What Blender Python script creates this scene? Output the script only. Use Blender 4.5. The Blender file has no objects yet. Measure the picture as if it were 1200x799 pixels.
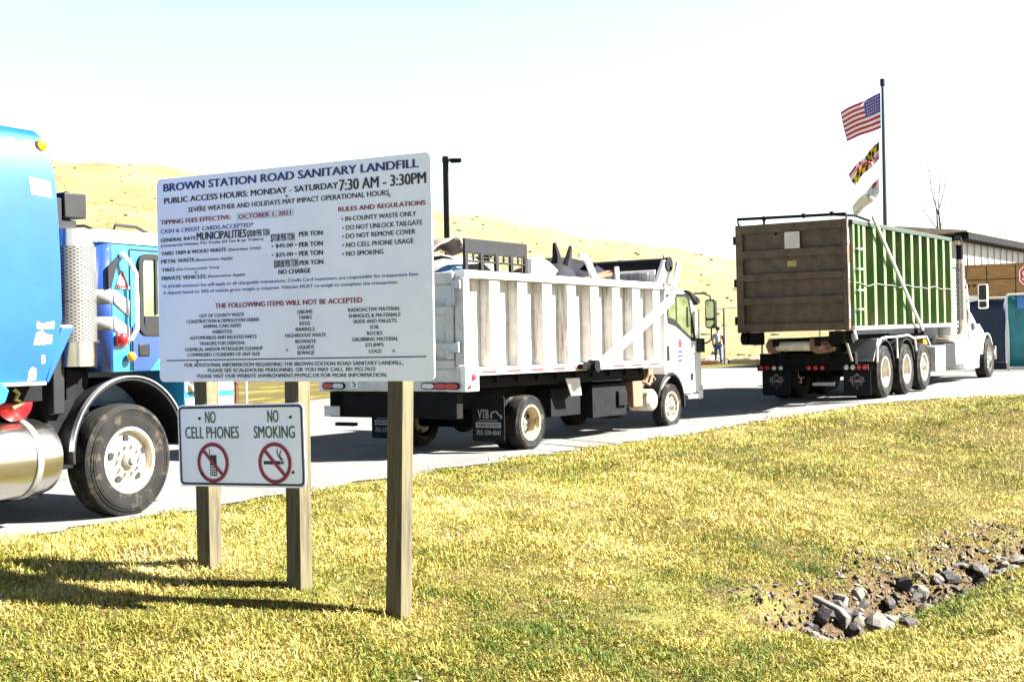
import bpy, bmesh, math, random
import numpy as np
from mathutils import Vector, Matrix, Euler
random.seed(7); rng = np.random.default_rng(7)
sc = bpy.context.scene
C = sc.collection
PI = math.pi
R_ = math.radians

# ------------------------------------------------------------------ camera, sky, sun, exposure
cam_d = bpy.data.cameras.new('camera'); cam = bpy.data.objects.new('camera', cam_d); C.objects.link(cam)
cam_d.sensor_width = 36; cam_d.lens = 45; cam_d.clip_start = .1; cam_d.clip_end = 3000
CAM = Vector((0, 0, 1.53))
cam.matrix_world = Matrix.Translation(CAM) @ Matrix.Rotation(PI/2 + math.atan(6.5/1500), 4, 'X') @ Matrix.Rotation(-.018, 4, 'Z')
sc.camera = cam
SUN_EL = R_(38.5); SUN_AZ = R_(90.5)         # azimuth clockwise from +Y
sun_dir = Vector((math.sin(SUN_AZ)*math.cos(SUN_EL), math.cos(SUN_AZ)*math.cos(SUN_EL), math.sin(SUN_EL)))
w = bpy.data.worlds.new('World'); sc.world = w; w.use_nodes = True
nt = w.node_tree; bg = nt.nodes['Background']; sky = nt.nodes.new('ShaderNodeTexSky')
sky.sky_type = 'NISHITA'; sky.sun_disc = False; sky.sun_elevation = SUN_EL; sky.sun_rotation = SUN_AZ
sky.air_density = 1.0; sky.dust_density = 1.2; sky.ozone_density = 1.0
# hazy daylight: the air near the horizon is brighter and paler than the zenith
wtc = nt.nodes.new('ShaderNodeTexCoord'); wsx = nt.nodes.new('ShaderNodeSeparateXYZ'); nt.links.new(wtc.outputs['Generated'], wsx.inputs[0])
wrp = nt.nodes.new('ShaderNodeValToRGB'); nt.links.new(wsx.outputs[2], wrp.inputs[0]); we = wrp.color_ramp.elements
we.new(.3); we.new(.45)
for e_, (p_, c_) in zip(we, ((0, (.82, .78, .74)), (.25, (1.06, 1.02, .98)), (.38, (.32, .32, .33)), (.7, (.12, .12, .13)))): e_.position = p_; e_.color = c_+(1,)
wmx = nt.nodes.new('ShaderNodeMix'); wmx.data_type = 'RGBA'; wmx.blend_type = 'MULTIPLY'; wmx.inputs[0].default_value = 1
nt.links.new(sky.outputs[0], wmx.inputs[6]); nt.links.new(wrp.outputs[0], wmx.inputs[7])
nt.links.new(wmx.outputs[2], bg.inputs[0]); bg.inputs[1].default_value = .05
sd = bpy.data.lights.new('sun', 'SUN'); sd.energy = 5; sd.angle = R_(.5); sd.color = (1, .96, .9)
so = bpy.data.objects.new('sun', sd); C.objects.link(so); so.rotation_euler = sun_dir.to_track_quat('Z', 'Y').to_euler(); so.location = (30, -5, 30)
sc.view_settings.view_transform = 'Standard'; sc.view_settings.look = 'None'
sc.view_settings.exposure = 3.05; sc.view_settings.gamma = 1
sc.render.engine = 'CYCLES'

# ------------------------------------------------------------------ helpers
KA = .8                                # overall albedo level
def mat(name, col, rough=.6, metal=0., var=.18, scale=6., bump=0., bscale=40., dirt=None, coat=0., spec=.5, stretch=(1, 1, 1)):
    """principled surface with noise variation and optional dirt blotches dirt=(colour, threshold, scale, stretch)"""
    col = tuple(c*KA for c in col)
    if dirt: dirt = (tuple(c*KA for c in dirt[0]),)+tuple(dirt[1:])
    m = bpy.data.materials.new(name); m.use_nodes = True
    n = m.node_tree.nodes; l = m.node_tree.links; b = n['Principled BSDF']
    b.inputs['Roughness'].default_value = rough; b.inputs['Metallic'].default_value = metal
    b.inputs['Coat Weight'].default_value = coat; b.inputs['Specular IOR Level'].default_value = spec
    tc = n.new('ShaderNodeTexCoord'); mp = n.new('ShaderNodeMapping'); l.new(tc.outputs['Object'], mp.inputs[0]); mp.inputs['Scale'].default_value = stretch
    nz = n.new('ShaderNodeTexNoise'); nz.inputs['Scale'].default_value = scale; nz.inputs['Detail'].default_value = 6; l.new(mp.outputs[0], nz.inputs['Vector'])
    rp = n.new('ShaderNodeValToRGB'); l.new(nz.outputs[0], rp.inputs[0])
    rp.color_ramp.elements[0].position = .3; rp.color_ramp.elements[1].position = .7
    rp.color_ramp.elements[0].color = tuple(c*(1-var) for c in col)+(1,); rp.color_ramp.elements[1].color = tuple(min(1, c*(1+var)) for c in col)+(1,)
    out = rp.outputs[0]
    if dirt:
        dc, th, ds, dst = dirt
        mp2 = n.new('ShaderNodeMapping'); l.new(tc.outputs['Object'], mp2.inputs[0]); mp2.inputs['Scale'].default_value = dst
        n2 = n.new('ShaderNodeTexNoise'); n2.inputs['Scale'].default_value = ds; n2.inputs['Detail'].default_value = 8; n2.inputs['Roughness'].default_value = .65; l.new(mp2.outputs[0], n2.inputs['Vector'])
        r2 = n.new('ShaderNodeValToRGB'); l.new(n2.outputs[0], r2.inputs[0])
        r2.color_ramp.elements[0].position = th; r2.color_ramp.elements[1].position = min(1, th+.16)
        mx = n.new('ShaderNodeMix'); mx.data_type = 'RGBA'; l.new(r2.outputs[0], mx.inputs[0]); l.new(out, mx.inputs[6]); mx.inputs[7].default_value = tuple(dc)+(1,)
        out = mx.outputs[2]
    l.new(out, b.inputs['Base Color'])
    if bump:
        n3 = n.new('ShaderNodeTexNoise'); n3.inputs['Scale'].default_value = bscale; n3.inputs['Detail'].default_value = 4; l.new(mp.outputs[0], n3.inputs['Vector'])
        bp = n.new('ShaderNodeBump'); bp.inputs['Strength'].default_value = bump; bp.inputs['Distance'].default_value = .02; l.new(n3.outputs[0], bp.inputs['Height']); l.new(bp.outputs[0], b.inputs['Normal'])
    return m

EACH = {'tank_strap', 'reflective_band', 'ground_roller', 'roof_rail', 'diagonal_stripe', 'nose_stripe', 'roof_marker', 'mirror_glass', 'side_marker', 'price_patch', 'emblem_lines', 'fender_panel', 'leg', 'joint'}
class MB:
    def __init__(s): s.v = []; s.f = []; s.m = []; s.i = 0
    def add(s, vs, fs):
        o = len(s.v); s.v += [tuple(p) for p in vs]
        for f in fs: s.f.append([o+k for k in f]); s.m.append(s.i)
        return s
    def box(s, x0, x1, y0, y1, z0, z1):
        return s.add([(x, y, z) for x in (x0, x1) for y in (y0, y1) for z in (z0, z1)],
                     [(0, 1, 3, 2), (4, 6, 7, 5), (0, 4, 5, 1), (2, 3, 7, 6), (0, 2, 6, 4), (1, 5, 7, 3)])
    def prism(s, poly, ax, a, b):
        f = {'x': lambda p, t: (t, p[0], p[1]), 'y': lambda p, t: (p[0], t, p[1]), 'z': lambda p, t: (p[0], p[1], t)}[ax]
        n = len(poly)
        return s.add([f(p, a) for p in poly]+[f(p, b) for p in poly],
                     [list(range(n))[::-1], list(range(n, 2*n))]+[(k, (k+1) % n, n+(k+1) % n, n+k) for k in range(n)])
    def beam(s, p0, p1, w_, h_, up=(0, 0, 1)):
        p0, p1 = Vector(p0), Vector(p1); d = (p1-p0).normalized(); sd_ = d.cross(Vector(up)).normalized(); u = sd_.cross(d)
        vs = [p+sd_*a*w_/2+u*b*h_/2 for p in (p0, p1) for a, b in ((-1, -1), (1, -1), (1, 1), (-1, 1))]
        return s.add(vs, [(3, 2, 1, 0), (4, 5, 6, 7)]+[(k, (k+1) % 4, 4+(k+1) % 4, 4+k) for k in range(4)])
    def cyl(s, p0, p1, r0, r1=None, n=16):
        return s.tube([p0, p1], [r0, r0 if r1 is None else r1], n)
    def tube(s, pts, r, n=8, caps=True):
        pts = [Vector(p) for p in pts]; k = len(pts); rs = r if isinstance(r, (list, tuple)) else [r]*k
        vs = []; ref = None
        for i, p in enumerate(pts):
            d = (pts[min(i+1, k-1)]-pts[max(i-1, 0)]).normalized()
            if ref is None: ref = Vector((0, 0, 1)) if abs(d.z) < .9 else Vector((1, 0, 0))
            a = d.cross(ref).normalized(); b = a.cross(d).normalized(); ref = b
            vs += [p+(a*math.cos(2*PI*j/n)+b*math.sin(2*PI*j/n))*rs[i] for j in range(n)]
        fs = [(i*n+j, i*n+(j+1) % n, (i+1)*n+(j+1) % n, (i+1)*n+j) for i in range(k-1) for j in range(n)]
        if caps: fs += [list(range(n))[::-1], list(range((k-1)*n, k*n))]
        return s.add(vs, fs)
    def lathe(s, prof, c=(0, 0, 0), ax='y', n=40, closed=False):
        vs = []
        for a, r in prof:
            for j in range(n):
                t = 2*PI*j/n; q, e = r*math.cos(t), r*math.sin(t)
                p = (q, a, e) if ax == 'y' else ((a, q, e) if ax == 'x' else (q, e, a))
                vs.append((p[0]+c[0], p[1]+c[1], p[2]+c[2]))
        k = len(prof); rg = range(k) if closed else range(k-1)
        return s.add(vs, [(i*n+j, i*n+(j+1) % n, ((i+1) % k)*n+(j+1) % n, ((i+1) % k)*n+j) for i in rg for j in range(n)])
    def ball(s, c, rx, ry=None, rz=None, n=14, m=8):
        ry = ry or rx; rz = rz or rx; vs = [(c[0], c[1], c[2]-rz)]
        for i in range(1, m):
            ph = -PI/2+PI*i/m
            vs += [(c[0]+rx*math.cos(ph)*math.cos(2*PI*j/n), c[1]+ry*math.cos(ph)*math.sin(2*PI*j/n), c[2]+rz*math.sin(ph)) for j in range(n)]
        vs.append((c[0], c[1], c[2]+rz)); L = len(vs)-1
        fs = [(0, 1+(j+1) % n, 1+j) for j in range(n)]+[(L, L-n+j, L-n+(j+1) % n) for j in range(n)]
        fs += [(1+i*n+j, 1+i*n+(j+1) % n, 1+(i+1)*n+(j+1) % n, 1+(i+1)*n+j) for i in range(m-2) for j in range(n)]
        return s.add(vs, fs)
    def grid(s, P):
        """P: list of rows of points"""
        r, c = len(P), len(P[0])
        return s.add([p for row in P for p in row], [(i*c+j, i*c+j+1, (i+1)*c+j+1, (i+1)*c+j) for i in range(r-1) for j in range(c-1)])
    def pieces(s):
        p = list(range(len(s.v)))
        def find(a):
            while p[a] != a: p[a] = p[p[a]]; a = p[a]
            return a
        for f in s.f:
            r = find(f[0])
            for k in f[1:]: p[find(k)] = r
        out = {}
        for f, mi in zip(s.f, s.m): out.setdefault(find(f[0]), []).append((f, mi))
        res = []
        for fs in out.values():
            q = MB(); ids = sorted({k for f, _ in fs for k in f}); mp = {k: i for i, k in enumerate(ids)}
            q.v = [s.v[k] for k in ids]; q.f = [[mp[k] for k in f] for f, _ in fs]; q.m = [mi for _, mi in fs]; res.append(q)
        return res
    def build(s, name, m, parent=None, **kw):
        if name in EACH:
            for q in s.pieces(): o = q._build(name, m, parent, **kw)
            return o
        return s._build(name, m, parent, **kw)
    def _build(s, name, m, parent=None, bevel=0., seg=2, smooth=True, recalc=True, sharp=35, solid=0.):
        me = bpy.data.meshes.new(name); me.from_pydata(s.v, [], s.f)
        for k in (m if isinstance(m, (list, tuple)) else [m]): me.materials.append(k)
        me.polygons.foreach_set('material_index', s.m)
        if recalc:
            b = bmesh.new(); b.from_mesh(me); bmesh.ops.recalc_face_normals(b, faces=b.faces); b.to_mesh(me); b.free()
        if smooth: me.shade_smooth(); me.set_sharp_from_angle(angle=R_(sharp))
        o = bpy.data.objects.new(name, me); C.objects.link(o)
        if parent: o.parent = parent
        if solid:
            k = o.modifiers.new('solid', 'SOLIDIFY'); k.thickness = solid; k.offset = 0
        if bevel:
            k = o.modifiers.new('bevel', 'BEVEL'); k.width = bevel; k.segments = seg; k.limit_method = 'ANGLE'; k.angle_limit = R_(40)
        return o

def tag(o, label, cat, group=None, kind=None):
    if label: o['label'] = label
    if cat: o['category'] = cat
    if group: o['group'] = group
    if kind: o['kind'] = kind
    return o
def thing(name, loc, label, cat, rotz=0., pitch=0., group=None):
    o = bpy.data.objects.new(name, None); C.objects.link(o); o.empty_display_size = .2
    o.matrix_world = Matrix.Translation(loc) @ Matrix.Rotation(rotz, 4, 'Z') @ Matrix.Rotation(-pitch, 4, 'Y')
    return tag(o, label, cat, group)
def dup(o, parent=None, loc=None, rot=None, label=None):
    c = o.copy(); C.objects.link(c)
    if parent: c.parent = parent
    if loc is not None: c.location = loc
    if rot is not None: c.rotation_euler = rot
    if label: c['label'] = label
    for ch in list(o.children): dup(ch, c)
    return c
_H = {}
def lettering(name, lines, m, mapf, parent, label=None):
    """lines: (text, u0, u1, baseline, cap, bold) placed by mapf(u, v) -> local xyz; one mesh"""
    tmp = []
    for ln in [('H', 0, 0, 0, 0, b) for b in sorted({x[5] for x in lines} - set(_H))]+list(lines):
        cu = bpy.data.curves.new('t', 'FONT'); cu.body = ln[0]; cu.offset = 0; cu.resolution_u = 3; cu.size = 1
        ob = bpy.data.objects.new('t', cu); C.objects.link(ob); tmp.append((ln, ob))
    bpy.context.view_layer.update(); dg = bpy.context.evaluated_depsgraph_get()
    o = None
    for ln, ob in tmp:
        mb = MB(); me = bpy.data.meshes.new_from_object(ob.evaluated_get(dg))
        co = np.empty(len(me.vertices)*3); me.vertices.foreach_get('co', co); co = co.reshape(-1, 3)
        if ln[3:5] == (0, 0) and ln[0] == 'H': _H[ln[5]] = (co[:, 1].min(), co[:, 1].max())
        else:
            lo, hi = _H[ln[5]]; x0, x1 = co[:, 0].min(), co[:, 0].max()
            U = ln[1]+(co[:, 0]-x0)/(x1-x0)*(ln[2]-ln[1]); V = ln[3]+(co[:, 1]-lo)/(hi-lo)*ln[4]
            fs_ = [list(p.vertices) for p in me.polygons]; n0 = (Vector(mapf(1, 0))-Vector(mapf(0, 0))).cross(Vector(mapf(0, 1))-Vector(mapf(0, 0))).normalized()
            for q_, sh_ in enumerate((0, -1, 1) if ln[5] > .009 else (0,)):      # heavier strokes: the same letters again, a hair to either side
                mb.add([Vector(mapf(a+sh_*ln[5]*2.1*min(ln[4], 1.15*(ln[2]-ln[1])/len(ln[0])), b))+n0*.0003*q_ for a, b in zip(U, V)], fs_)
            o = mb.build(name, m, parent, smooth=False, recalc=False)
        bpy.data.meshes.remove(me)
    for ln, ob in tmp:
        cu = ob.data; bpy.data.objects.remove(ob); bpy.data.curves.remove(cu)
    return o

# ------------------------------------------------------------------ materials
M = {}
M['white'] = mat('white_paint', (.78, .78, .76), .35, var=.06, coat=.3, dirt=((.3, .22, .15), .66, 2.2, (1, 1, .35)))
M['whiteclean'] = mat('white_clean', (.8, .8, .79), .3, var=.04, coat=.3)
M['dirtywhite'] = mat('dirty_white', (.55, .53, .5), .55, var=.14, dirt=((.2, .14, .09), .6, 4, (1, 1, .25)))
M['ribwhite'] = mat('bed_white', (.55, .535, .5), .55, var=.14, dirt=((.12, .065, .03), .52, 3.5, (2, 2, .2)))
M['chassis'] = mat('chassis_black', (.006, .006, .007), .8, var=.4, dirt=((.022, .016, .012), .64, 5, (1, 1, 1)), spec=.12)
M['black'] = mat('black_plastic', (.008, .008, .0095), .55, var=.3, spec=.25)
M['rubber'] = mat('tyre_rubber', (.014, .0135, .013), .85, var=.3, bump=.2, bscale=80, spec=.15, dirt=((.09, .075, .05), .53, 5, (1, 1, 1)))
M['rim'] = mat('rim_steel', (.42, .34, .21), .6, var=.2, dirt=((.2, .11, .04), .52, 7, (1, 1, 1)))
M['rimwhite'] = mat('rim_white', (.55, .5, .4), .5, var=.18, dirt=((.26, .17, .08), .56, 8, (1, 1, 1)))
M['hubgrey'] = mat('hub_grey', (.3, .28, .24), .5, .3, var=.2, dirt=((.14, .08, .04), .55, 9, (1, 1, 1)))
M['hole'] = mat('hole_dark', (.01, .01, .01), .9, var=0)
M['chrome'] = mat('polished_metal', (.72, .7, .66), .22, 1, var=.08, dirt=((.4, .34, .24), .62, 4, (1, 1, 1)))
M['steel'] = mat('grey_steel', (.42, .42, .42), .42, .6, var=.15)
M['glass'] = mat('window_glass', (.1, .14, .1), .05, 0, var=.1)
_b = M['glass'].node_tree.nodes['Principled BSDF']; _b.inputs['Transmission Weight'].default_value = .88; _b.inputs['IOR'].default_value = 1.05
_l = _b.inputs['Base Color'].links[0]; M['glass'].node_tree.links.remove(_l); _b.inputs['Base Color'].default_value = (.72, .9, .72, 1)
M['red'] = mat('red_lens', (.5, .015, .02), .25, var=.15)
M['amber'] = mat('amber_lens', (.8, .3, .01), .25, var=.15)
M['clear'] = mat('clear_lens', (.6, .6, .62), .2, var=.1)
M['blue'] = mat('truck_blue', (.0012, .066, .35), .5, var=.12, scale=3, coat=.1, spec=.3, dirt=((.003, .03, .12), .66, 7, (1, 1, 1)))
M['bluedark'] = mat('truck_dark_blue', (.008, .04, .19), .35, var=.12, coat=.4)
M['cyan'] = mat('truck_light_blue', (.01, .24, .5), .35, var=.1, coat=.4)
M['cabtop'] = mat('roof_pale_blue', (.4, .56, .68), .4, var=.1)
M['decal'] = mat('white_sticker', (.8, .8, .8), .5, var=.04)
M['green'] = mat('container_shaded_green', (.005, .024, .007), .6, var=.3, scale=4, dirt=((.08, .06, .03), .6, 5, (1.5, 1.5, .4)))  # container green darkened so that shade between the ribs is in the colour
M['greenlit'] = mat('rib_lit_green', (.075, .155, .045), .5, var=.35, scale=4, stretch=(1, 1, .3), dirt=((.26, .22, .11), .5, 4, (1.5, 1.5, .25)))  # paler copy of the container green, sunlight on the ribs painted in
M['brown'] = mat('rusty_door', (.085, .06, .035), .75, var=.35, scale=5, bump=.15, dirt=((.06, .035, .02), .6, 4, (1, 1, 1.5)))
M['rust'] = mat('rust', (.2, .1, .05), .8, var=.35, scale=12, dirt=((.35, .3, .24), .58, 9, (1, 1, 1)))
M['flap'] = mat('mudflap_rubber', (.007, .0085, .011), .8, spec=.15, var=.25, dirt=((.02, .02, .02), .62, 5, (1, 1, 1)))
M['flapgrey'] = mat('mudflap_print', (.3, .31, .32), .6, var=.1)
M['tarp'] = mat('black_tarp', (.010, .0105, .015), .8, var=.3, bump=.5, bscale=9, spec=.15)
M['shadeconcrete'] = mat('shaded_concrete', (.1, .095, .085), .9, var=.35, scale=9, bump=.4)  # concrete darkened: the shade of the grass bank is put into the colour
M['concrete'] = mat('concrete', (.3, .28, .25), .85, var=.18, scale=9, bump=.3)
M['signwhite'] = mat('sign_white', (1.02, 1.07, 1.13), .5, var=.045, scale=2.2, dirt=((.74, .76, .78), .66, 5, (1, 1, .35)))
M['ink_navy'] = mat('navy_ink', (.012, .03, .2), .5, var=.05)
M['ink_black'] = mat('black_ink', (.014, .014, .018), .5, var=.05)
M['ink_red'] = mat('red_ink', (.3, .012, .03), .5, var=.05)
M['ink_blue'] = mat('blue_ink', (.02, .08, .36), .5, var=.05)
M['ink_green'] = mat('dark_green_ink', (.006, .085, .04), .5, var=.05)
M['reflect'] = mat('reflective_tape', (.2, .2, .19), .35, var=.1)
M['redtape'] = mat('red_tape', (.55, .03, .03), .4, var=.1)
M['galv'] = mat('galvanised', (.24, .24, .23), .4, .5, var=.15)

def timber(name, a, b, sc_=(30, 30, 1.2)):
    m = mat(name, a, .8, var=.3, scale=3, stretch=sc_, bump=.25, bscale=6, dirt=(b, .52, 1.6, (8, 8, .8)))
    return m
M['post'] = timber('treated_timber', (.092, .076, .033), (.03, .024, .011))
M['plywood'] = mat('plywood', (.5, .26, .085), .8, var=.25, scale=2.5, stretch=(1, 1, 6), dirt=((.16, .14, .045), .56, 1.2, (1, 1, 3)))

# ------------------------------------------------------------------ the lie of the land
EDGE = np.array([(-40., -46.7), (-12.5, -2.7), (-4.24, 10.6), (.24, 17.8), (2.6, 21.0), (4.3, 22.8), (6.4, 24.1), (10.3, 25.75), (18, 28.2), (60, 38)])
def edge_dist(X, Y):
    best = np.full(np.shape(X), 1e9); sgn = np.ones(np.shape(X))
    for (ax, ay), (bx, by) in zip(EDGE[:-1], EDGE[1:]):
        dx, dy = bx-ax, by-ay; L2 = dx*dx+dy*dy
        t = np.clip(((X-ax)*dx+(Y-ay)*dy)/L2, 0, 1); qx, qy = X-ax-t*dx, Y-ay-t*dy
        d = np.hypot(qx, qy); s = np.where(dx*qy-dy*qx > 0, -1., 1.)
        sgn = np.where(d < best, s, sgn); best = np.minimum(d, best)
    return best*sgn
_pd = np.linspace(-4, 60, 1281)
_pv = np.interp(_pd, [-4, 0, 1.5, 2.3, 3.1, 4.1, 5.2, 6.2, 6.9, 7.8, 9.2, 11, 60], [0, 0, 0, -.05, -.17, -.32, -.48, -.62, -.59, -.38, -.1, 0, .2])
_k = np.ones(15)/15; _pv = np.convolve(np.pad(_pv, 7, 'edge'), _k, 'valid')
def smooth(a, b, x):
    t = np.clip((x-a)/(b-a), 0, 1); return t*t*(3-2*t)
DA, DB = np.array((2.3, 9.85)), np.array((6.2, 14.3))
def ditch_dist(X, Y):
    d = DB-DA; t = np.clip(((X-DA[0])*d[0]+(Y-DA[1])*d[1])/(d@d), 0, 1)
    return np.hypot(X-DA[0]-t*d[0], Y-DA[1]-t*d[1])
def road_z(X, Y):
    t = .75*X+.66*Y
    return .36*smooth(15.5, 23, t)+.16*smooth(23, 34, t)
def ground_z(X, Y, bumps=True):
    X = np.asarray(X, float); Y = np.asarray(Y, float)
    d = edge_dist(X, Y); z = road_z(X, Y)+np.interp(d, _pd, _pv)
    z = z-.34*np.exp(-(ditch_dist(X, Y)/.36)**2)-.12*np.exp(-((X-2.42)**2+(Y-10.52)**2)/.2**2)
    rag = np.exp(-(ditch_dist(X, Y)/.62)**2); z = z+rag*(.05*np.sin(9.1*X+3.3*Y)*np.sin(8.3*Y-4.1*X)+.04*np.sin(17*X-6*Y+1)*np.sin(13*Y+5*X))
    s_ = (X+4.24)*.528+(Y-10.6)*.849                      # the verge also falls away along the road, towards the camera's left
    z = z-.085*np.clip(-s_, 0, 3.5)*smooth(.3, 1.6, d)*(1-smooth(5, 8, d))
    if bumps:
        z = z+np.where(d > .3, 1, 0)*(.018*np.sin(2.1*X+.7*Y)*np.sin(1.7*Y-.6*X)+.012*np.sin(5.3*X+1.1)*np.sin(4.7*Y))
    return z
def gz(x, y): return float(ground_z(x, y))

def axis(lo, a, b, hi, step, grow):
    mid = list(np.arange(a, b, step)); L = []; x = a; s = step
    while x > lo: s *= grow; x -= s; L.append(x)
    Rr = []; x = mid[-1]; s = step
    while x < hi: s *= grow; x += s; Rr.append(x)
    return np.array(L[::-1]+mid+Rr)
def field(xs, ys, zf, name, m, attr=None):
    X, Y = np.meshgrid(xs, ys); Z = zf(X, Y); h, w_ = X.shape
    v = np.stack([X, Y, Z], -1).reshape(-1, 3); i = np.arange((h-1)*(w_-1)); q = (i//(w_-1))*w_+i % (w_-1)
    f = np.stack([q, q+1, q+w_+1, q+w_], -1)
    me = bpy.data.meshes.new(name); me.from_pydata(v.tolist(), [], f.tolist()); me.materials.append(m); me.shade_smooth()
    if attr is not None:
        a = me.attributes.new('bare', 'FLOAT', 'POINT'); a.data.foreach_set('value', attr(X, Y).reshape(-1).astype(np.float32))
    o = bpy.data.objects.new(name, me); C.objects.link(o); o['kind'] = 'structure'; return o

def nodes_of(m): return m.node_tree.nodes, m.node_tree.links
def ramp(n, pts, k_=1.):
    r = n.new('ShaderNodeValToRGB'); e = r.color_ramp.elements
    while len(e) < len(pts): e.new(.5)
    for k, (p, c) in zip(e, pts): k.position = p; k.color = tuple(v*k_ for v in c)+(1,)
    return r
def noise(n, l, vec, s, det=6, ro=.6):
    t = n.new('ShaderNodeTexNoise'); t.inputs['Scale'].default_value = s; t.inputs['Detail'].default_value = det; t.inputs['Roughness'].default_value = ro
    l.new(vec, t.inputs['Vector']); return t
def mixc(n, l, fac, a, b):
    x = n.new('ShaderNodeMix'); x.data_type = 'RGBA'
    for sck, val in ((0, fac), (6, a), (7, b)):
        if isinstance(val, (tuple, float, int)): x.inputs[sck].default_value = val if not isinstance(val, tuple) else tuple(val)+(1,)
        else: l.new(val, x.inputs[sck])
    return x.outputs[2]

def ground_material():
    m = bpy.data.materials.new('lawn_soil'); m.use_nodes = True; n, l = nodes_of(m); b = n['Principled BSDF']
    g = n.new('ShaderNodeNewGeometry'); pos = g.outputs['Position']
    fine = noise(n, l, pos, 28, 8, .75); patch = noise(n, l, pos, .55, 4)
    r1 = ramp(n, [(.3, (.035, .025, .008)), (.5, (.085, .064, .018)), (.7, (.16, .125, .042))], KA); l.new(fine.outputs[0], r1.inputs[0])
    r2 = ramp(n, [(.3, (.07, .075, .02)), (.5, (.16, .15, .04)), (.7, (.26, .23, .075))], KA); l.new(fine.outputs[0], r2.inputs[0])
    pr = ramp(n, [(.5, (0, 0, 0)), (.62, (1, 1, 1))]); l.new(patch.outputs[0], pr.inputs[0])
    c = mixc(n, l, pr.outputs[0], r1.outputs[0], r2.outputs[0])
    at = n.new('ShaderNodeAttribute'); at.attribute_name = 'bare'
    r3 = ramp(n, [(.3, (.025, .015, .008)), (.5, (.07, .045, .022)), (.72, (.15, .11, .065))], KA); l.new(fine.outputs[0], r3.inputs[0])
    c = mixc(n, l, at.outputs['Fac'], c, r3.outputs[0])
    l.new(c, b.inputs['Base Color']); b.inputs['Roughness'].default_value = .95; b.inputs['Specular IOR Level'].default_value = .1
    bp = n.new('ShaderNodeBump'); bp.inputs['Strength'].default_value = .6; bp.inputs['Distance'].default_value = .03; l.new(fine.outputs[0], bp.inputs['Height']); l.new(bp.outputs[0], b.inputs['Normal'])
    return m
xs = axis(-300, -9, 13, 320, .11, 1.16); ys = axis(-60, 5.5, 29, 400, .11, 1.16)
def bare(X, Y):
    dd = ditch_dist(X, Y); nz = .18*np.sin(4.1*X+2.3*Y)+.15*np.sin(7.7*X-5.1*Y+1)
    return np.clip(1.25-(np.where(edge_dist(X, Y) < 6.3, dd*.55, dd)+nz)/.42, 0, 1)
field(xs, ys, lambda X, Y: ground_z(X, Y)-np.where(edge_dist(X, Y) < -.25, .06, 0), 'ground', ground_material(), bare)

# paved haul road: a sheet that follows the ground, from the lawn edge to the far side of the yard
def road_material():
    m = bpy.data.materials.new('worn_paving'); m.use_nodes = True; n, l = nodes_of(m); b = n['Principled BSDF']
    g = n.new('ShaderNodeNewGeometry'); pos = g.outputs['Position']
    big = noise(n, l, pos, .5, 5); fine = noise(n, l, pos, 60, 4, .8); crack = n.new('ShaderNodeTexVoronoi'); crack.feature = 'DISTANCE_TO_EDGE'; crack.inputs['Scale'].default_value = .45
    wob = noise(n, l, pos, 1.5, 4); ad = n.new('ShaderNodeVectorMath'); ad.operation = 'ADD'; l.new(pos, ad.inputs[0]); l.new(wob.outputs['Color'], ad.inputs[1]); l.new(ad.outputs[0], crack.inputs['Vector'])
    r = ramp(n, [(.3, (.14, .137, .13)), (.7, (.2, .193, .182))], KA); l.new(big.outputs[0], r.inputs[0])
    r2 = ramp(n, [(.35, (.7, .7, .7)), (.65, (1.15, 1.15, 1.15))]); l.new(fine.outputs[0], r2.inputs[0])
    mu = n.new('ShaderNodeMix'); mu.data_type = 'RGBA'; mu.blend_type = 'MULTIPLY'; mu.inputs[0].default_value = 1; l.new(r.outputs[0], mu.inputs[6]); l.new(r2.outputs[0], mu.inputs[7])
    cr = ramp(n, [(0, (1, 1, 1)), (.006, (0, 0, 0))]); l.new(crack.outputs['Distance'], cr.inputs[0])
    c = mixc(n, l, cr.outputs[0], mu.outputs[2], (.05, .05, .05))
    l.new(c, b.inputs['Base Color']); b.inputs['Roughness'].default_value = .9; b.inputs['Specular IOR Level'].default_value = .2
    bp = n.new('ShaderNodeBump'); bp.inputs['Strength'].default_value = .25; bp.inputs['Distance'].default_value = .01; l.new(fine.outputs[0], bp.inputs['Height']); l.new(bp.outputs[0], b.inputs['Normal'])
    return m
def offset_edge(dist):
    """the road edge moved sideways by dist (negative = away over the road)"""
    P = []
    for i, p in enumerate(EDGE):
        t = EDGE[min(i+1, len(EDGE)-1)]-EDGE[max(i-1, 0)]; t = t/np.hypot(*t); P.append(p+np.array((t[1], -t[0]))*dist)
    return np.array(P)
def resample(P, step):
    out = [P[0]]
    for a, b in zip(P[:-1], P[1:]):
        k = max(1, int(np.hypot(*(b-a))/step))
        out += [a+(b-a)*(j+1)/k for j in range(k)]
    return np.array(out)
# near edge is wavering; the far side is the edge of the yard
near_edge = resample(EDGE, .35)
mb = MB(); rows = []
FAR = np.array([(-95., -10.), (-49, 5.), (-17., 26.5), (-11, 31.5), (-4.5, 35.5), (4, 43), (12, 59.5), (26, 60.), (44, 54), (80, 55)])
def param(P, k):
    s = np.r_[0, np.cumsum(np.hypot(*np.diff(P, axis=0).T))]; 
    return np.stack([np.interp(k, np.linspace(0, 1, len(P)), P[:, i]) for i in (0, 1)], -1)
fe = np.array([FAR[i] for i in range(len(FAR))])
K = np.linspace(0, 1, 420); A_ = param(EDGE, K); B_ = param(fe, K)
A_ = A_ + np.stack([.10*np.sin(K*260)+.07*np.sin(K*611), .08*np.cos(K*307)], -1)
for t in np.linspace(0, 1, 60)**1.5:
    Pn = A_*(1-t)+B_*t; zz = road_z(Pn[:, 0], Pn[:, 1])+.012
    rows.append([(p[0], p[1], z) for p, z in zip(Pn, zz)])
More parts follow.
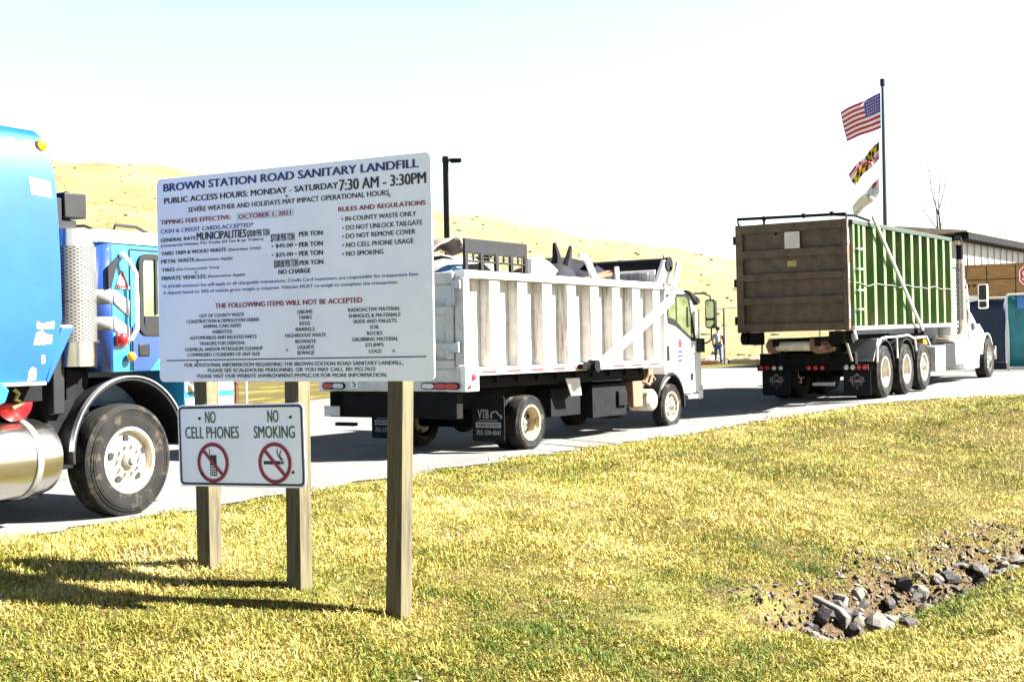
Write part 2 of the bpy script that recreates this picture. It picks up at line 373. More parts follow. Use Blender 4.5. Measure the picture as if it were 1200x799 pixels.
o = mb.grid(rows).build('road', road_material(), recalc=False); o['kind'] = 'structure'
if o.data.polygons[0].normal.z < 0: o.data.flip_normals()

def vnoise(x, y, s, seed):
    q = np.random.default_rng(seed).random((256, 256)); u = x/s+100; v = y/s+100; i = np.floor(u).astype(int); j = np.floor(v).astype(int)
    fu = u-i; fv = v-j; fu = fu*fu*(3-2*fu); fv = fv*fv*(3-2*fv); i %= 256; j %= 256; i2 = (i+1) % 256; j2 = (j+1) % 256
    return (q[i, j]*(1-fu)+q[i2, j]*fu)*(1-fv)+(q[i, j2]*(1-fu)+q[i2, j2]*fu)*fv
# dry grass blades of the lawn
def blades():
    X = []; Y = []; S = []
    def scatter(x0, x1, y0, y1, dens, scale):
        k = int((x1-x0)*(y1-y0)*dens); x = rng.uniform(x0, x1, k); y = rng.uniform(y0, y1, k)
        d = edge_dist(x, y); keep = (d > -.05+rng.uniform(-.12, .3, k)+.12*np.sin(3.1*x+1.7*y)+.08*np.sin(7.3*x-5*y)) & (np.abs(x) < y*.47+1.2)
        keep &= rng.random(k) < .35+1.1*vnoise(x, y, .3, 6)
        keep &= rng.random(k) > 1.1*np.clip(1.05-(np.where(edge_dist(x, y) < 6.3, ditch_dist(x, y)*.6, ditch_dist(x, y)*1.2)+.15*np.sin(4*x+2*y))/.5, 0, .88)
        X.append(x[keep]); Y.append(y[keep]); S.append(np.full(keep.sum(), scale))
    scatter(-4.5, 5.5, 5.9, 9, 7500, 1.); scatter(-5.5, 6.5, 9, 12, 5200, 1.05); scatter(-5.5, 8, 12, 16, 2300, 1.2); scatter(-2, 10, 16, 20, 1300, 1.5); scatter(0, 14, 20, 28, 700, 1.9)
    x = np.concatenate(X); y = np.concatenate(Y); s = np.concatenate(S); n = len(x)
    z = ground_z(x, y)-.004
    pat = np.sin(.9*x+.4*y)+np.sin(1.7*y-.8*x+1)+.7*np.sin(3.1*x+2.2*y)+.5*np.sin(6.3*x-4.9*y)
    tall = np.clip(.45+1.1*vnoise(x, y, .22, 1)**1.5+.5*vnoise(x, y, .9, 2)+.12*pat, .4, 2.3)
    L = (.022+.05*rng.beta(1.3, 2.4, n))*tall*np.sqrt(s); wd = rng.uniform(.0022, .0048, n)*s
    az = rng.uniform(0, 2*PI, n)
    lean = rng.beta(2.6, 1.3, n)*1.5                                 # many blades lie almost flat
    dx, dy = np.cos(az), np.sin(az); px, py = -dy, dx
    roll = rng.uniform(-.6, .6, n)
    b0 = np.stack([x-px*wd, y-py*wd, z], -1); b1 = np.stack([x+px*wd, y+py*wd, z], -1)
    h1 = L*.55; l1 = lean*.6; l2 = lean*1.25
    cx = x+dx*h1*np.sin(l1); cy = y+dy*h1*np.sin(l1); cz = z+h1*np.cos(l1)
    m0 = np.stack([cx-px*wd*.75, cy-py*wd*.75, cz+roll*wd], -1); m1 = np.stack([cx+px*wd*.75, cy+py*wd*.75, cz-roll*wd], -1)
    tip = np.stack([cx+dx*L*.45*np.sin(l2), cy+dy*L*.45*np.sin(l2), np.maximum(cz+L*.45*np.cos(l2), z+.006)], -1)
    v = np.stack([b0, b1, m1, m0, tip], 1).reshape(-1, 3)
    me = bpy.data.meshes.new('dry_grass'); me.vertices.add(len(v)); me.vertices.foreach_set('co', v.reshape(-1).astype(np.float32))
    base = np.arange(n)*5
    quad = base[:, None]+np.array([0, 1, 2, 3]); tri = base[:, None]+np.array([3, 2, 4])
    loops = np.concatenate([quad.reshape(-1), tri.reshape(-1)]).astype(np.int32)
    me.loops.add(len(loops)); me.loops.foreach_set('vertex_index', loops)
    me.polygons.add(2*n); me.polygons.foreach_set('loop_start', np.concatenate([np.arange(n)*4, 4*n+np.arange(n)*3]).astype(np.int32))
    me.update(calc_edges=True)
    # kind of blade: 0 bleached straw .. 1 living green
    gp = .5+.17*np.sin(.55*x-.8*y+2)+.13*np.sin(1.4*x+.9*y)+.1*np.sin(2.9*x-2.1*y+.5)
    moist = np.exp(-((edge_dist(x, y)-5.4)/1.3)**2)*.12
    kind = np.clip(rng.normal(.35, .23, n)+(gp-.5)*.8+(vnoise(x, y, .16, 3)-.5)*.42+(vnoise(x, y, .55, 4)-.5)*.42+moist, 0, 1)
    a = me.attributes.new('kind', 'FLOAT', 'POINT'); a.data.foreach_set('value', np.repeat(kind, 5).astype(np.float32))
    m = bpy.data.materials.new('grass_blade'); m.use_nodes = True; nn, l = nodes_of(m); b = nn['Principled BSDF']
    at = nn.new('ShaderNodeAttribute'); at.attribute_name = 'kind'
    r = ramp(nn, [(0, (.55, .46, .17)), (.2, (.41, .325, .062)), (.4, (.26, .205, .034)), (.6, (.185, .19, .02)), (.78, (.10, .135, .014)), (1, (.045, .09, .008))], KA); l.new(at.outputs['Fac'], r.inputs[0])
    l.new(r.outputs[0], b.inputs['Base Color']); b.inputs['Roughness'].default_value = .7; b.inputs['Specular IOR Level'].default_value = .25
    tr = nn.new('ShaderNodeBsdfTranslucent'); l.new(r.outputs[0], tr.inputs[0]); mx = nn.new('ShaderNodeMixShader'); mx.inputs[0].default_value = .16
    l.new(b.outputs[0], mx.inputs[1]); l.new(tr.outputs[0], mx.inputs[2]); l.new(mx.outputs[0], nn['Material Output'].inputs[0])
    me.materials.append(m)
    o = bpy.data.objects.new('dry_grass', me); C.objects.link(o); tag(o, 'short dry yellow grass with green patches on the lawn by the road', 'grass', kind='stuff')
blades()
def leaves():
    n = 1500; x = rng.uniform(-5, 9, n); y = rng.uniform(6, 18, n); k = (edge_dist(x, y) > .1) & (np.abs(x) < y*.47+1); x = x[k]; y = y[k]; n = len(x)
    z = ground_z(x, y)+rng.uniform(.012, .035, n); a = rng.uniform(0, 2*PI, n); L = rng.uniform(.012, .032, n); t1 = rng.uniform(-.5, .5, n); t2 = rng.uniform(-.5, .5, n)
    d = np.stack([np.cos(a), np.sin(a), t1], -1)*L[:, None]; e = np.stack([-np.sin(a), np.cos(a), t2], -1)*L[:, None]*.5; c = np.stack([x, y, z], -1)
    v = np.stack([c-d, c-e*.9, c+d*.4-e*.5, c+d, c+d*.3+e*.7, c-d*.3+e], 1).reshape(-1, 3)
    me = bpy.data.meshes.new('fallen_leaves'); me.from_pydata(v.tolist(), [], (np.arange(n)[:, None]*6+np.arange(6)).tolist())
    for c_ in ((.16, .075, .03), (.1, .05, .025), (.3, .2, .1)): me.materials.append(mat('dead_leaf', c_, .8, var=.3, scale=30))
    me.polygons.foreach_set('material_index', rng.integers(0, 3, n)); o = bpy.data.objects.new('fallen_leaves', me); C.objects.link(o); tag(o, 'small dead brown leaves scattered in the lawn grass', 'leaves', kind='stuff')
leaves()

# the capped landfill hill behind the yard
CR = [(-300, 16), (-170, 20.5), (-110, 22.5), (-54, 24.0), (-42, 23.2), (-25, 20.7), (-9, 17.6), (4, 14.7), (15, 13.0), (26, 11.0), (40, 8.2), (60, 5), (90, 2), (300, 1.5)]
def hill_z(X, Y):
    U = X*150/np.maximum(Y, 60); H = np.interp(U, [c[0] for c in CR], [c[1] for c in CR])
    s = smooth(63, 222, Y)/smooth(63, 222, np.array(150.)); s = np.minimum(s, 1+.0004*(Y-150))
    n = .25*np.sin(.11*X+.05*Y)+.22*np.sin(.31*X-.2*Y)+.12*np.sin(.83*X+.61*Y)
    return np.maximum(H*s+n*np.clip((Y-63)/50, 0, 1), 0)-.25+.52*smooth(35, 60, Y)
def hill_material():
    m = bpy.data.materials.new('hill_grass'); m.use_nodes = True; n, l = nodes_of(m); b = n['Principled BSDF']
    g = n.new('ShaderNodeNewGeometry'); mp = n.new('ShaderNodeMapping'); l.new(g.outputs['Position'], mp.inputs[0]); mp.inputs['Scale'].default_value = (.5, .5, 2.2)
    a = noise(n, l, mp.outputs[0], .22, 9, .7); f = noise(n, l, g.outputs['Position'], 1.6, 8, .8)
    r1 = ramp(n, [(.28, (.13, .098, .04)), (.42, (.205, .17, .083)), (.6, (.25, .215, .115)), (.75, (.28, .25, .15))], KA); l.new(a.outputs[0], r1.inputs[0])
    r2 = ramp(n, [(.3, (.7, .7, .62)), (.5, (1, 1, 1)), (.75, (1.15, 1.12, 1.08))]); l.new(f.outputs[0], r2.inputs[0])
    mu = n.new('ShaderNodeMix'); mu.data_type = 'RGBA'; mu.blend_type = 'MULTIPLY'; mu.inputs[0].default_value = 1; l.new(r1.outputs[0], mu.inputs[6]); l.new(r2.outputs[0], mu.inputs[7])
    l.new(mu.outputs[2], b.inputs['Base Color']); b.inputs['Roughness'].default_value = 1; b.inputs['Specular IOR Level'].default_value = .05
    bp = n.new('ShaderNodeBump'); bp.inputs['Strength'].default_value = .5; bp.inputs['Distance'].default_value = .5; l.new(f.outputs[0], bp.inputs['Height']); l.new(bp.outputs[0], b.inputs['Normal'])
    return m
field(axis(-330, -70, 70, 330, 1.2, 1.1), axis(36, 40, 170, 420, 1.2, 1.1), hill_z, 'hill', hill_material())

# ------------------------------------------------------------------ wheels
def wheel(name, parent, loc, R, wid, rr, deep=False, rimm='rim', nuts=8, holes=5, face=-1, hub=True):
    """tyre on a steel disc wheel; the face looks to local -Y (face=-1) or +Y"""
    h = wid/2; y = lambda a: a*-face                       # profiles are written for the -Y side
    t = MB()
    t.lathe([(y(-.40*h*2), rr-.012), (y(-.49*wid), rr+.012), (y(-.5*wid), rr+.05), (y(-.515*wid), (R+rr)/2+.02), (y(-.5*wid), R-.075), (y(-.46*wid), R-.03), (y(-.40*wid), R-.006),
             (y(-.22*wid), R), (y(-.215*wid), R-.014), (y(-.19*wid), R-.014), (y(-.185*wid), R), (y(-.015*wid), R+.002), (y(-.01*wid), R-.014), (y(.01*wid), R-.014), (y(.015*wid), R+.002),
             (y(.185*wid), R), (y(.19*wid), R-.014), (y(.215*wid), R-.014), (y(.22*wid), R), (y(.40*wid), R-.006), (y(.46*wid), R-.03), (y(.5*wid), R-.075), (y(.515*wid), (R+rr)/2), (y(.49*wid), rr+.012), (y(.4*wid), rr-.012)], n=56)
    for k in range(3):                                      # moulded ridges on the sidewall
        q = (R+rr)/2+.012+.022*k
        t.lathe([(y(-.512*wid), q-.004), (y(-.527*wid), q), (y(-.512*wid), q+.004)], n=56)
    tyre = t.build('wheel', M['rubber'], parent); tyre.location = loc
    r = MB(); dd = .30*wid if deep else -.26*wid           # where the disc sits
    r.lathe([(y(-.47*wid), rr+.008), (y(-.485*wid), rr-.004), (y(-.47*wid), rr-.022), (y(-.30*wid), rr-.035), (y(-.2*wid if deep else -.24*wid), rr-.055 if deep else rr-.045),
             (y(dd), rr-.062 if deep else rr*.80), (y(dd-.006), rr*.72), (y(dd-.03 if not deep else dd+.0), rr*.56), (y(dd-.035 if not deep else dd-.01), rr*.36), (y(dd-.035 if not deep else dd-.01), .001)], n=48)
    r.i = 1
    for k in range(holes):
        a = 2*PI*(k+.3)/holes; q = rr*.66
        r.lathe([(y(dd-.028), .001), (y(dd-.028), rr*.115), (y(dd+.02), rr*.115)], c=(q*math.cos(a), 0, q*math.sin(a)), n=14)
    rim = r.build('rim', [M[rimm], M['hole']], tyre)
    if hub:
        hb = MB(); e = dd-.035 if not deep else dd-.01
        hb.lathe([(y(e+.004), rr*.27), (y(e-.03), rr*.26), (y(e-.045), rr*.2), (y(e-.047), .001)], n=24)
        hb.lathe([(y(e-.04), rr*.13), (y(e-.068), rr*.11), (y(e-.07), .001)], n=16)
        for k in range(nuts):
            a = 2*PI*k/nuts; q = rr*.43
            hb.lathe([(y(e+.004), .017), (y(e-.028), .016), (y(e-.03), .001)], c=(q*math.cos(a), 0, q*math.sin(a)), n=6)
        hb.build('hub', M['hubgrey'] if rimm == 'rimwhite' else M['steel'], tyre)
    return tyre
def add_wheel(proto, loc, parent, turn=False):
    c = dup(proto, parent, loc)
    if turn: c.rotation_euler = (0, 0, PI)
    return c
def pane(mb, poly, y, t): return mb.prism(poly, 'y', y-t/2, y+t/2)

# ------------------------------------------------------------------ blue refuse truck (front axle at the origin, nose to +X)
TH = lambda deg: PI/2-R_(deg)
rt = thing('refuse_truck', (-4.5905, 12.6003, 0), 'bright blue refuse truck cut off by the left edge, with a perforated exhaust', 'truck', TH(30))
# body: side bows outward and rolls in at the roof, front edge raked
prof = [(-.93, 1.30), (-1.205, 1.301), (-1.215, 1.5), (-1.22, 1.85), (-1.225, 2.3), (-1.22, 2.7), (-1.205, 3.05), (-1.175, 3.3), (-1.12, 3.43), (-1.03, 3.50), (-.6, 3.545), (0, 3.56)]
prof = prof+[(-a, b) for a, b in prof[-2::-1]]
def xf(z): return float(np.interp(z, [1.3, 1.72, 1.8, 2.2, 2.95, 3.2, 3.45, 3.56], [-1.0, -.83, -.84, -.85, -.87, -.89, -.94, -.99]))
b = MB(); XS = [-6.6, -5.2, -3.9, -2.6, -1.9, -1.4]
b.grid([[(x, p[0], p[1]) for p in prof] for x in XS]+[[(xf(p[1]), p[0], p[1]) for p in prof]])
o_ = len(b.v)-len(prof); b.f.append(list(range(o_, o_+len(prof)))); b.m.append(0)
b.f.append(list(range(len(prof)))[::-1]); b.m.append(0)
b.f.append([0, len(prof)-1, o_+len(prof)-1, o_]); b.m.append(0)
body = b.build('body', M['blue'], rt, sharp=40)
t_ = MB(); t_.box(-6.5, -1.03, -1.235, -1.16, 1.268, 1.3); t_.box(-.86, -.71, -1.2, -.9, 1.765, 1.79); t_.build('bottom_rail', M['steel'], body, bevel=.006)
t_ = MB(); t_.prism([(-.84, 1.77), (-.71, 1.765), (-.99, 1.29), (-1.02, 1.30)], 'y', -1.215, -1.12); t_.build('corner_flange', M['blue'], body, bevel=.005)
t_ = MB(); t_.prism([(-3.2, 1.1), (-3.2, 1.52), (-1.78, 1.52), (-1.46, 1.24), (-1.5, 1.14), (-1.62, 1.1)], 'y', -1.29, -1.24); t_.build('side_panel', M['cyan'], rt, bevel=.01)
def side_pt(x, z): return (x, float(np.interp(z, [p[1] for p in prof[:11]], [p[0] for p in prof[:11]]))-.004, z)
def on_body(u, v): return side_pt(u, v)
lettering('number', [('1064', -1.62, -1.08, 3.24, .15, .04)], M['decal'], on_body, body)
def patch(poly, name, m, k=5):
    mb = MB()
    cx = sum(p[0] for p in poly)/len(poly); cz = sum(p[1] for p in poly)/len(poly)
    mb.add([on_body(*p) for p in poly]+[on_body(cx, cz)], [(i, (i+1) % len(poly), len(poly)) for i in range(len(poly))])
    return mb.build(name, m, body, smooth=False)
patch([(-1.16, 3.06), (-.935, 3.045), (-.925, 2.9), (-1.14, 2.915)], 'white_square', M['decal'])
patch([(-1.12, 1.76), (-1.11, 1.82), (-1.07, 1.79), (-1.0, 1.815), (-.93, 1.82), (-.935, 1.76), (-1.0, 1.755)], 'torn_sticker', M['decal'])
patch([(-1.15, 1.62), (-1.12, 1.72), (-1.06, 1.745), (-1.02, 1.71), (-.95, 1.7), (-.96, 1.63), (-1.05, 1.62)], 'torn_sticker', M['decal'])
patch([(-1.07, 1.46), (-1.065, 1.53), (-1.035, 1.53), (-1.025, 1.47), (-1.045, 1.455)], 'torn_sticker', M['decal'])
patch([(-1.21, 1.31), (-1.195, 1.4), (-1.16, 1.43), (-1.12, 1.41), (-1.125, 1.32)], 'torn_sticker', M['decal'])
a_ = MB(); a_.lathe([(0, .055), (.03, .05), (.05, .02), (.052, .001)], n=18)
am = a_.build('marker_light', M['amber'], rt); am.location = (-.985, -1.15, 3.36); am.rotation_euler = (0, 0, PI)
bk = MB(); bk.box(-.84, -.71, -1.09, 1.09, 1.0, 2.93); bk.box(-.72, -.69, -1.05, -.98, 1.3, 2.9); bk.build('bulkhead', M['black'], rt, bevel=.01)
ch = MB()
for y in (-.45, .45): ch.box(-6.6, 1.25, y-.05, y+.05, .72, 1.02)
for x in (-5.5, -4.2, -2.9, -1.6, .9): ch.box(x-.06, x+.06, -.4, .4, .76, .98)
ch.box(-3.0, -.6, -.88, -.5, .9, 1.24); ch.box(-.62, -.36, -1.0, -.3, .98, 1.4); ch.box(-3.2, -.72, -1.0, 1.0, 1.12, 1.265)
ch.cyl((0, -.95, .53), (0, .95, .53), .09); ch.cyl((-5.2, -.95, .53), (-5.2, .95, .53), .1); ch.cyl((-5, 0, .55), (0, 0, .62), .06)
ch.box(-.85, -.55, -1.02, -.6, .5, 1.12); ch.box(-.3, .3, -.5, .5, .55, .9)
ch.build('chassis', M['chassis'], rt, bevel=.008)
fl = MB(); fl.lathe([(-2.75, .02), (-2.75, .27), (-2.70, .32), (-2.62, .345), (-.92, .345), (-.83, .325), (-.78, .27), (-.765, .02)], c=(0, -.87, .625), ax='x', n=40)
ft_ = fl.build('fuel_tank', M['chrome'], rt, sharp=25)
st = MB()
for x in (-1.09, -2.35): st.lathe([(x-.035, .348), (x-.03, .356), (x+.03, .356), (x+.035, .348)], c=(0, -.87, .625), ax='x', n=40, closed=True)
st.build('tank_strap', M['steel'], ft_)
cp = MB(); cp.cyl((-1.55, -.93, .95), (-1.55, -.95, 1.02), .05); cp.build('filler_cap', M['steel'], ft_)
sp = MB(); sp.box(-2.6, -.7, -.75, -.5, .24, .34); sp.build('tank_bracket', M['chassis'], ft_, bevel=.01)
# exhaust with a perforated heat shield
mx_ = MB(); mx_.lathe([(1.42, .02), (1.42, .205), (2.655, .205), (2.655, .02)], c=(-.555, -1.02, 0), ax='z', n=32)
mf = mx_.build('exhaust_muffler', M['chrome'], rt)
pm = mat('perforated_steel', (.4, .38, .35), .4, .85, var=.08)
def perforate(m):
    n, l = nodes_of(m); bs = n['Principled BSDF']; tc = n.new('ShaderNodeTexCoord'); sx = n.new('ShaderNodeSeparateXYZ'); l.new(tc.outputs['Object'], sx.inputs[0])
    def mth(op, a, b_=None):
        q = n.new('ShaderNodeMath'); q.operation = op
        for i_, v_ in ((0, a), (1, b_)):
            if v_ is None: continue
            if isinstance(v_, (int, float)): q.inputs[i_].default_value = v_
            else: l.new(v_, q.inputs[i_])
        return q.outputs[0]
    ang = mth('ARCTAN2', sx.outputs[1], sx.outputs[0]); u = mth('MULTIPLY', ang, 21.0); v = mth('MULTIPLY', sx.outputs[2], 2*PI/.032)
    d = mth('MULTIPLY', mth('SINE', u), mth('SINE', v)); hole = mth('GREATER_THAN', d, .3)
    base = bs.inputs['Base Color'].links[0].from_socket
    l.new(mixc(n, l, hole, base, (.02, .018, .016)), bs.inputs['Base Color'])
    l.new(mth('MULTIPLY', mth('SUBTRACT', 1.0, hole), .85), bs.inputs['Metallic'])
perforate(pm)
hs = MB(); hs.lathe([(1.64, .209), (1.64, .214), (1.99, .214), (1.99, .21), (2.01, .21), (2.01, .214), (2.50, .214), (2.50, .209)], n=40, ax='z')
h_ = hs.build('heat_shield', pm, mf); h_.location = (-.555, -1.02, 0)
ai = MB(); ai.box(-.69, -.44, -1.1, -.72, 2.76, 2.985); ai.build('air_intake', M['black'], rt, bevel=.012)
ai2 = MB(); ai2.prism([(-.72, 2.52), (-.72, 2.74), (-.52, 2.74), (-.52, 2.62), (-.57, 2.55)], 'y', -1.06, -.78); ai2.cyl((-.6, -.95, 2.65), (-.6, -.95, 2.77), .08); ai2.build('intake_duct', M['black'], rt, bevel=.01)
# fender arch over the front wheel
def arch(x0, z0, r_in, r_out, a0, a1, y0, y1, n=24, zr=1.0):
    mb = MB(); P = []
    for k in range(n+1):
        a = R_(a0+(a1-a0)*k/n); c, s = math.cos(a), math.sin(a)
        P.append([(x0+r_in*c, y0, z0+r_in*s*zr), (x0+r_out*c, y0, z0+r_out*s*zr), (x0+r_out*c, y1, z0+r_out*s*zr), (x0+r_in*c, y1, z0+r_in*s*zr), (x0+r_in*c, y0, z0+r_in*s*zr)])
    mb.grid(P); mb.f += [[0, 1, 2, 3], [len(mb.v)-5, len(mb.v)-4, len(mb.v)-3, len(mb.v)-2]]; mb.m += [0, 0]
    return mb
fa = arch(-.04, .62, .66, .69, 2, 186, -1.2, -.72); fd = fa.build('fender', M['black'], rt, bevel=.006)
arch(-.04, .62, .692, .704, 8, 176, -1.215, -1.165).build('fender_lip', M['steel'], fd)
wf = wheel('wheel', rt, (0, -1.0, .53), .53, .29, .305, rimm='rimwhite', nuts=10, holes=5)
add_wheel(wf, (0, 1.0, .53), rt, True)
wr = wheel('wheel', rt, (-5.2, -1.0, .53), .53, .29, .305, deep=True, rimm='rimwhite', nuts=10, holes=5)
add_wheel(wr, (-5.2, 1.0, .53), rt, True)
# cab: rounded rear corners, separate pale roof, dark lower corner, light stripe on the nose
def rr_rect(x0, x1, y0, y1, r, n=6):
    P = []
    for cx, cy, a0 in ((x1-r, y1-r, 0), (x0+r, y1-r, 90), (x0+r, y0+r, 180), (x1-r, y0+r, 270)):
        P += [(cx+r*math.cos(R_(a0+90*k/n)), cy+r*math.sin(R_(a0+90*k/n))) for k in range(n+1)]
    return P
cb = MB(); cab_pl = rr_rect(-.38, 1.36, -1.19, 1.19, .14)
def ring_stack(mb, pl, zs, cxy=(0, 0)):
    rows = []
    for z, k in zs: rows.append([(cxy[0]+(p[0]-cxy[0])*k, cxy[1]+(p[1]-cxy[1])*k, z) for p in pl])
    n = len(pl); o = len(mb.v); vs = [p for r in rows for p in r]
    fs = [(i*n+j, i*n+(j+1) % n, (i+1)*n+(j+1) % n, (i+1)*n+j) for i in range(len(rows)-1) for j in range(n)]
    fs += [list(range(n))[::-1], list(range((len(rows)-1)*n, len(rows)*n))]
    mb.add(vs, fs)
ring_stack(cb, cab_pl, [(1.36, 1), (2.55, 1)], (.49, 0))
cb.prism([(.66, .62), (.66, 1.36), (1.36, 1.36), (1.36, .62)], 'y', -1.19, 1.19)
cab = cb.build('cab', M['cyan'], rt, bevel=.006)
rf = MB(); ring_stack(rf, rr_rect(-.40, 1.38, -1.21, 1.21, .15), [(2.552, .995), (2.565, 1), (2.60, 1), (2.65, .97), (2.685, .9), (2.70, .75)], (.49, 0)); rf.build('roof', M['cabtop'], cab, sharp=50)
rg = MB(); rg.tube([(-.3, -.6, 2.66), (-.3, -.66, 2.73), (-.2, -.8, 2.735), (-.05, -.9, 2.66)], .014); rg.tube([(.1, -.85, 2.68), (.1, -.88, 2.76), (.3, -.95, 2.75), (.5, -1.0, 2.66)], .014); rg.build('roof_rail', M['black'], cab)
rb = MB()
# rear corner skin up to the door seam (rear third); dark blue paints in its shade
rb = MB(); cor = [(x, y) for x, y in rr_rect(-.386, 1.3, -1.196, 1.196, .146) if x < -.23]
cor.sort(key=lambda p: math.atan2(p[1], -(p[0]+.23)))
rb.grid([[(p[0], p[1], z) for p in cor] for z in (1.362, 2.548)]); rb.build('shaded_rear_wall', M['bluedark'], cab, recalc=False, solid=.004)
sk = MB()
for z0, z1 in ((1.99, 2.12), (1.75, 1.87)): sk.grid([[((p[0]+.23)*1.02-.23, p[1]*1.0035, z) for p in cor if p[1] < .2] for z in (z0, z1)])
sk.build('reflective_band', M['reflect'], cab, recalc=False, solid=.003)
ds = MB(); Y0 = -1.199
for z0 in (2.12, 1.87): ds.add([(-.225, Y0, z0-.13), (-.225, Y0, z0), (-.04, Y0, z0-.10), (-.04, Y0, z0-.25)], [(0, 1, 2, 3)])
ds.build('diagonal_stripe', M['decal'], cab, solid=.003)
sm_ = MB(); sm_.box(-.03, -.018, -1.2, -1.185, 1.37, 2.5); sm_.box(-.018, 1.2, -1.2, -1.185, 2.5, 2.51); sm_.build('door_seam', M['black'], cab)
lc = MB(); lc.prism([(0., 1.37), (0., 1.78), (.13, 1.93), (.55, 1.93), (.55, 1.72), (.22, 1.37)], 'y', -1.204, -1.192); lc.build('lower_door', M['bluedark'], cab)
wf_ = MB(); wo = rr_rect(.07, 1.12, 1.70, 2.47, .09); wi = rr_rect(.12, 1.07, 1.76, 2.42, .06); nW = len(wo)
for y in (-1.225, -1.19): wf_.add([], []); 
wf_.add([(p[0], -1.222, p[1]) for p in wo]+[(p[0], -1.222, p[1]) for p in wi]+[(p[0], -1.19, p[1]) for p in wo]+[(p[0], -1.205, p[1]) for p in wi],
        [(k, (k+1) % nW, nW+(k+1) % nW, nW+k) for k in range(nW)]+[(k, (k+1) % nW, 2*nW+(k+1) % nW, 2*nW+k) for k in range(nW)]+[(nW+k, nW+(k+1) % nW, 3*nW+(k+1) % nW, 3*nW+k) for k in range(nW)])
wn = wf_.build('window', M['black'], cab)
gp_ = MB(); gp_.prism(wi, 'y', -1.2085, -1.2055); gp_.build('pane', mat('cab_window', (.14, .2, .11), .06, var=.4, scale=3), wn)
gb = MB(); gb.box(.27, .30, -1.225, -1.206, 1.9, 2.42); gb.box(.13, .7, -1.225, -1.206, 1.77, 1.88); gb.build('window_bar', M['black'], wn)
gr = MB(); gr.tube([(-.13, -1.2, 2.43), (-.13, -1.26, 2.42), (-.10, -1.28, 2.37), (-.03, -1.28, 2.28), (-.02, -1.28, 2.0), (-.02, -1.28, 1.76), (-.07, -1.25, 1.66), (-.1, -1.2, 1.64)], .02, n=10); gr.ball((-.13, -1.22, 2.44), .035); gr.build('grab_rail', M['decal'], cab)
tr_ = MB(); tr_.add([(-.21, Y0-.002, 2.13), (-.03, Y0-.002, 2.13), (-.12, Y0-.002, 2.32)], [(0, 1, 2)]); ts = tr_.build('warning_sticker', M['decal'], cab, solid=.003)
tr_ = MB(); y = Y0-.006; o3 = [(-.19, 2.145), (-.05, 2.145), (-.12, 2.29)]; i3 = [(-.165, 2.16), (-.075, 2.16), (-.12, 2.253)]
tr_.add([(p[0], y, p[1]) for p in o3+i3], [(0, 1, 4, 3), (1, 2, 5, 4), (2, 0, 3, 5)]); tr_.build('warning_border', M['redtape'], ts, solid=.002)
sl = MB(); sl.prism([(-.3, 2.33), (-.3, 2.14), (-.265, 2.14), (-.17, 2.42), (-.19, 2.42)], 'y', -1.215, -1.197); sl.build('strap', M['black'], cab)
la = MB(); la.ball((-.16, -1.24, 1.67), .055, .04, .055); la.box(-.22, -.1, -1.235, -1.2, 1.60, 1.71); la.build('tail_lamp', M['red'], cab, bevel=.01)
la = MB(); la.ball((-.06, -1.24, 1.5), .045, .04, .045); la.build('side_lamp', M['amber'], cab)
oc = MB(); oc.cyl((-.46, -1.05, 1.46), (-.3, -1.05, 1.46), .055); oc.build('filler_neck', M['decal'], rt)
oc = MB(); oc.cyl((-.3, -1.05, 1.46), (-.2, -1.05, 1.46), .062); oc.build('yellow_cap', mat('yellow_plastic', (.75, .6, .01), .4), rt)
vb = MB(); vb.box(-.5, -.4, -1.16, -1.05, 1.4, 1.62); vb.box(-.52, -.38, -1.18, -1.03, 1.62, 1.66); vb.build('valve_block', M['black'], rt, bevel=.008)
ns = MB(); ns.box(.665, 1.35, -1.2, -1.185, .99, 1.075); ns.box(.665, 1.35, -1.2, -1.185, 1.14, 1.25); ns.build('nose_stripe', M['decal'], cab)
hd = MB(); hd.lathe([(0, .075), (-.03, .08), (-.045, .065), (-.03, .055), (-.025, .001)], c=(.78, -1.19, 1.2), n=24); hd.build('round_lamp', M['chrome'], cab)
dh = MB(); dh.box(.06, .2, -1.215, -1.19, 1.5, 1.62); dh.build('door_handle', M['black'], cab, bevel=.01)
rl = MB()
rl.add([(-1.36+.18*(1+math.cos(PI+PI*k/12)), -1.0, 1.12+.0+.16*math.sin(PI+PI*k/12)) for k in range(13)], [list(range(13))]); rl.build('red_flap', M['red'], rt, solid=.02)
yc = MB(); yc.tube([(-1.2, -1.02, 1.24), (-1.16, -1.03, 1.2), (-1.2, -1.04, 1.15), (-1.13, -1.04, 1.12), (-1.22, -1.03, 1.08)], .02); yc.build('air_hose', mat('yellow_hose', (.5, .42, .12), .6), rt)
mr = MB(); mr.box(1.5, 1.56, -1.6, -1.35, 1.9, 2.4); mr.tube([(1.3, -1.2, 2.5), (1.5, -1.45, 2.5), (1.53, -1.47, 2.3)], .015); mr.build('mirror', M['black'], rt, bevel=.01)

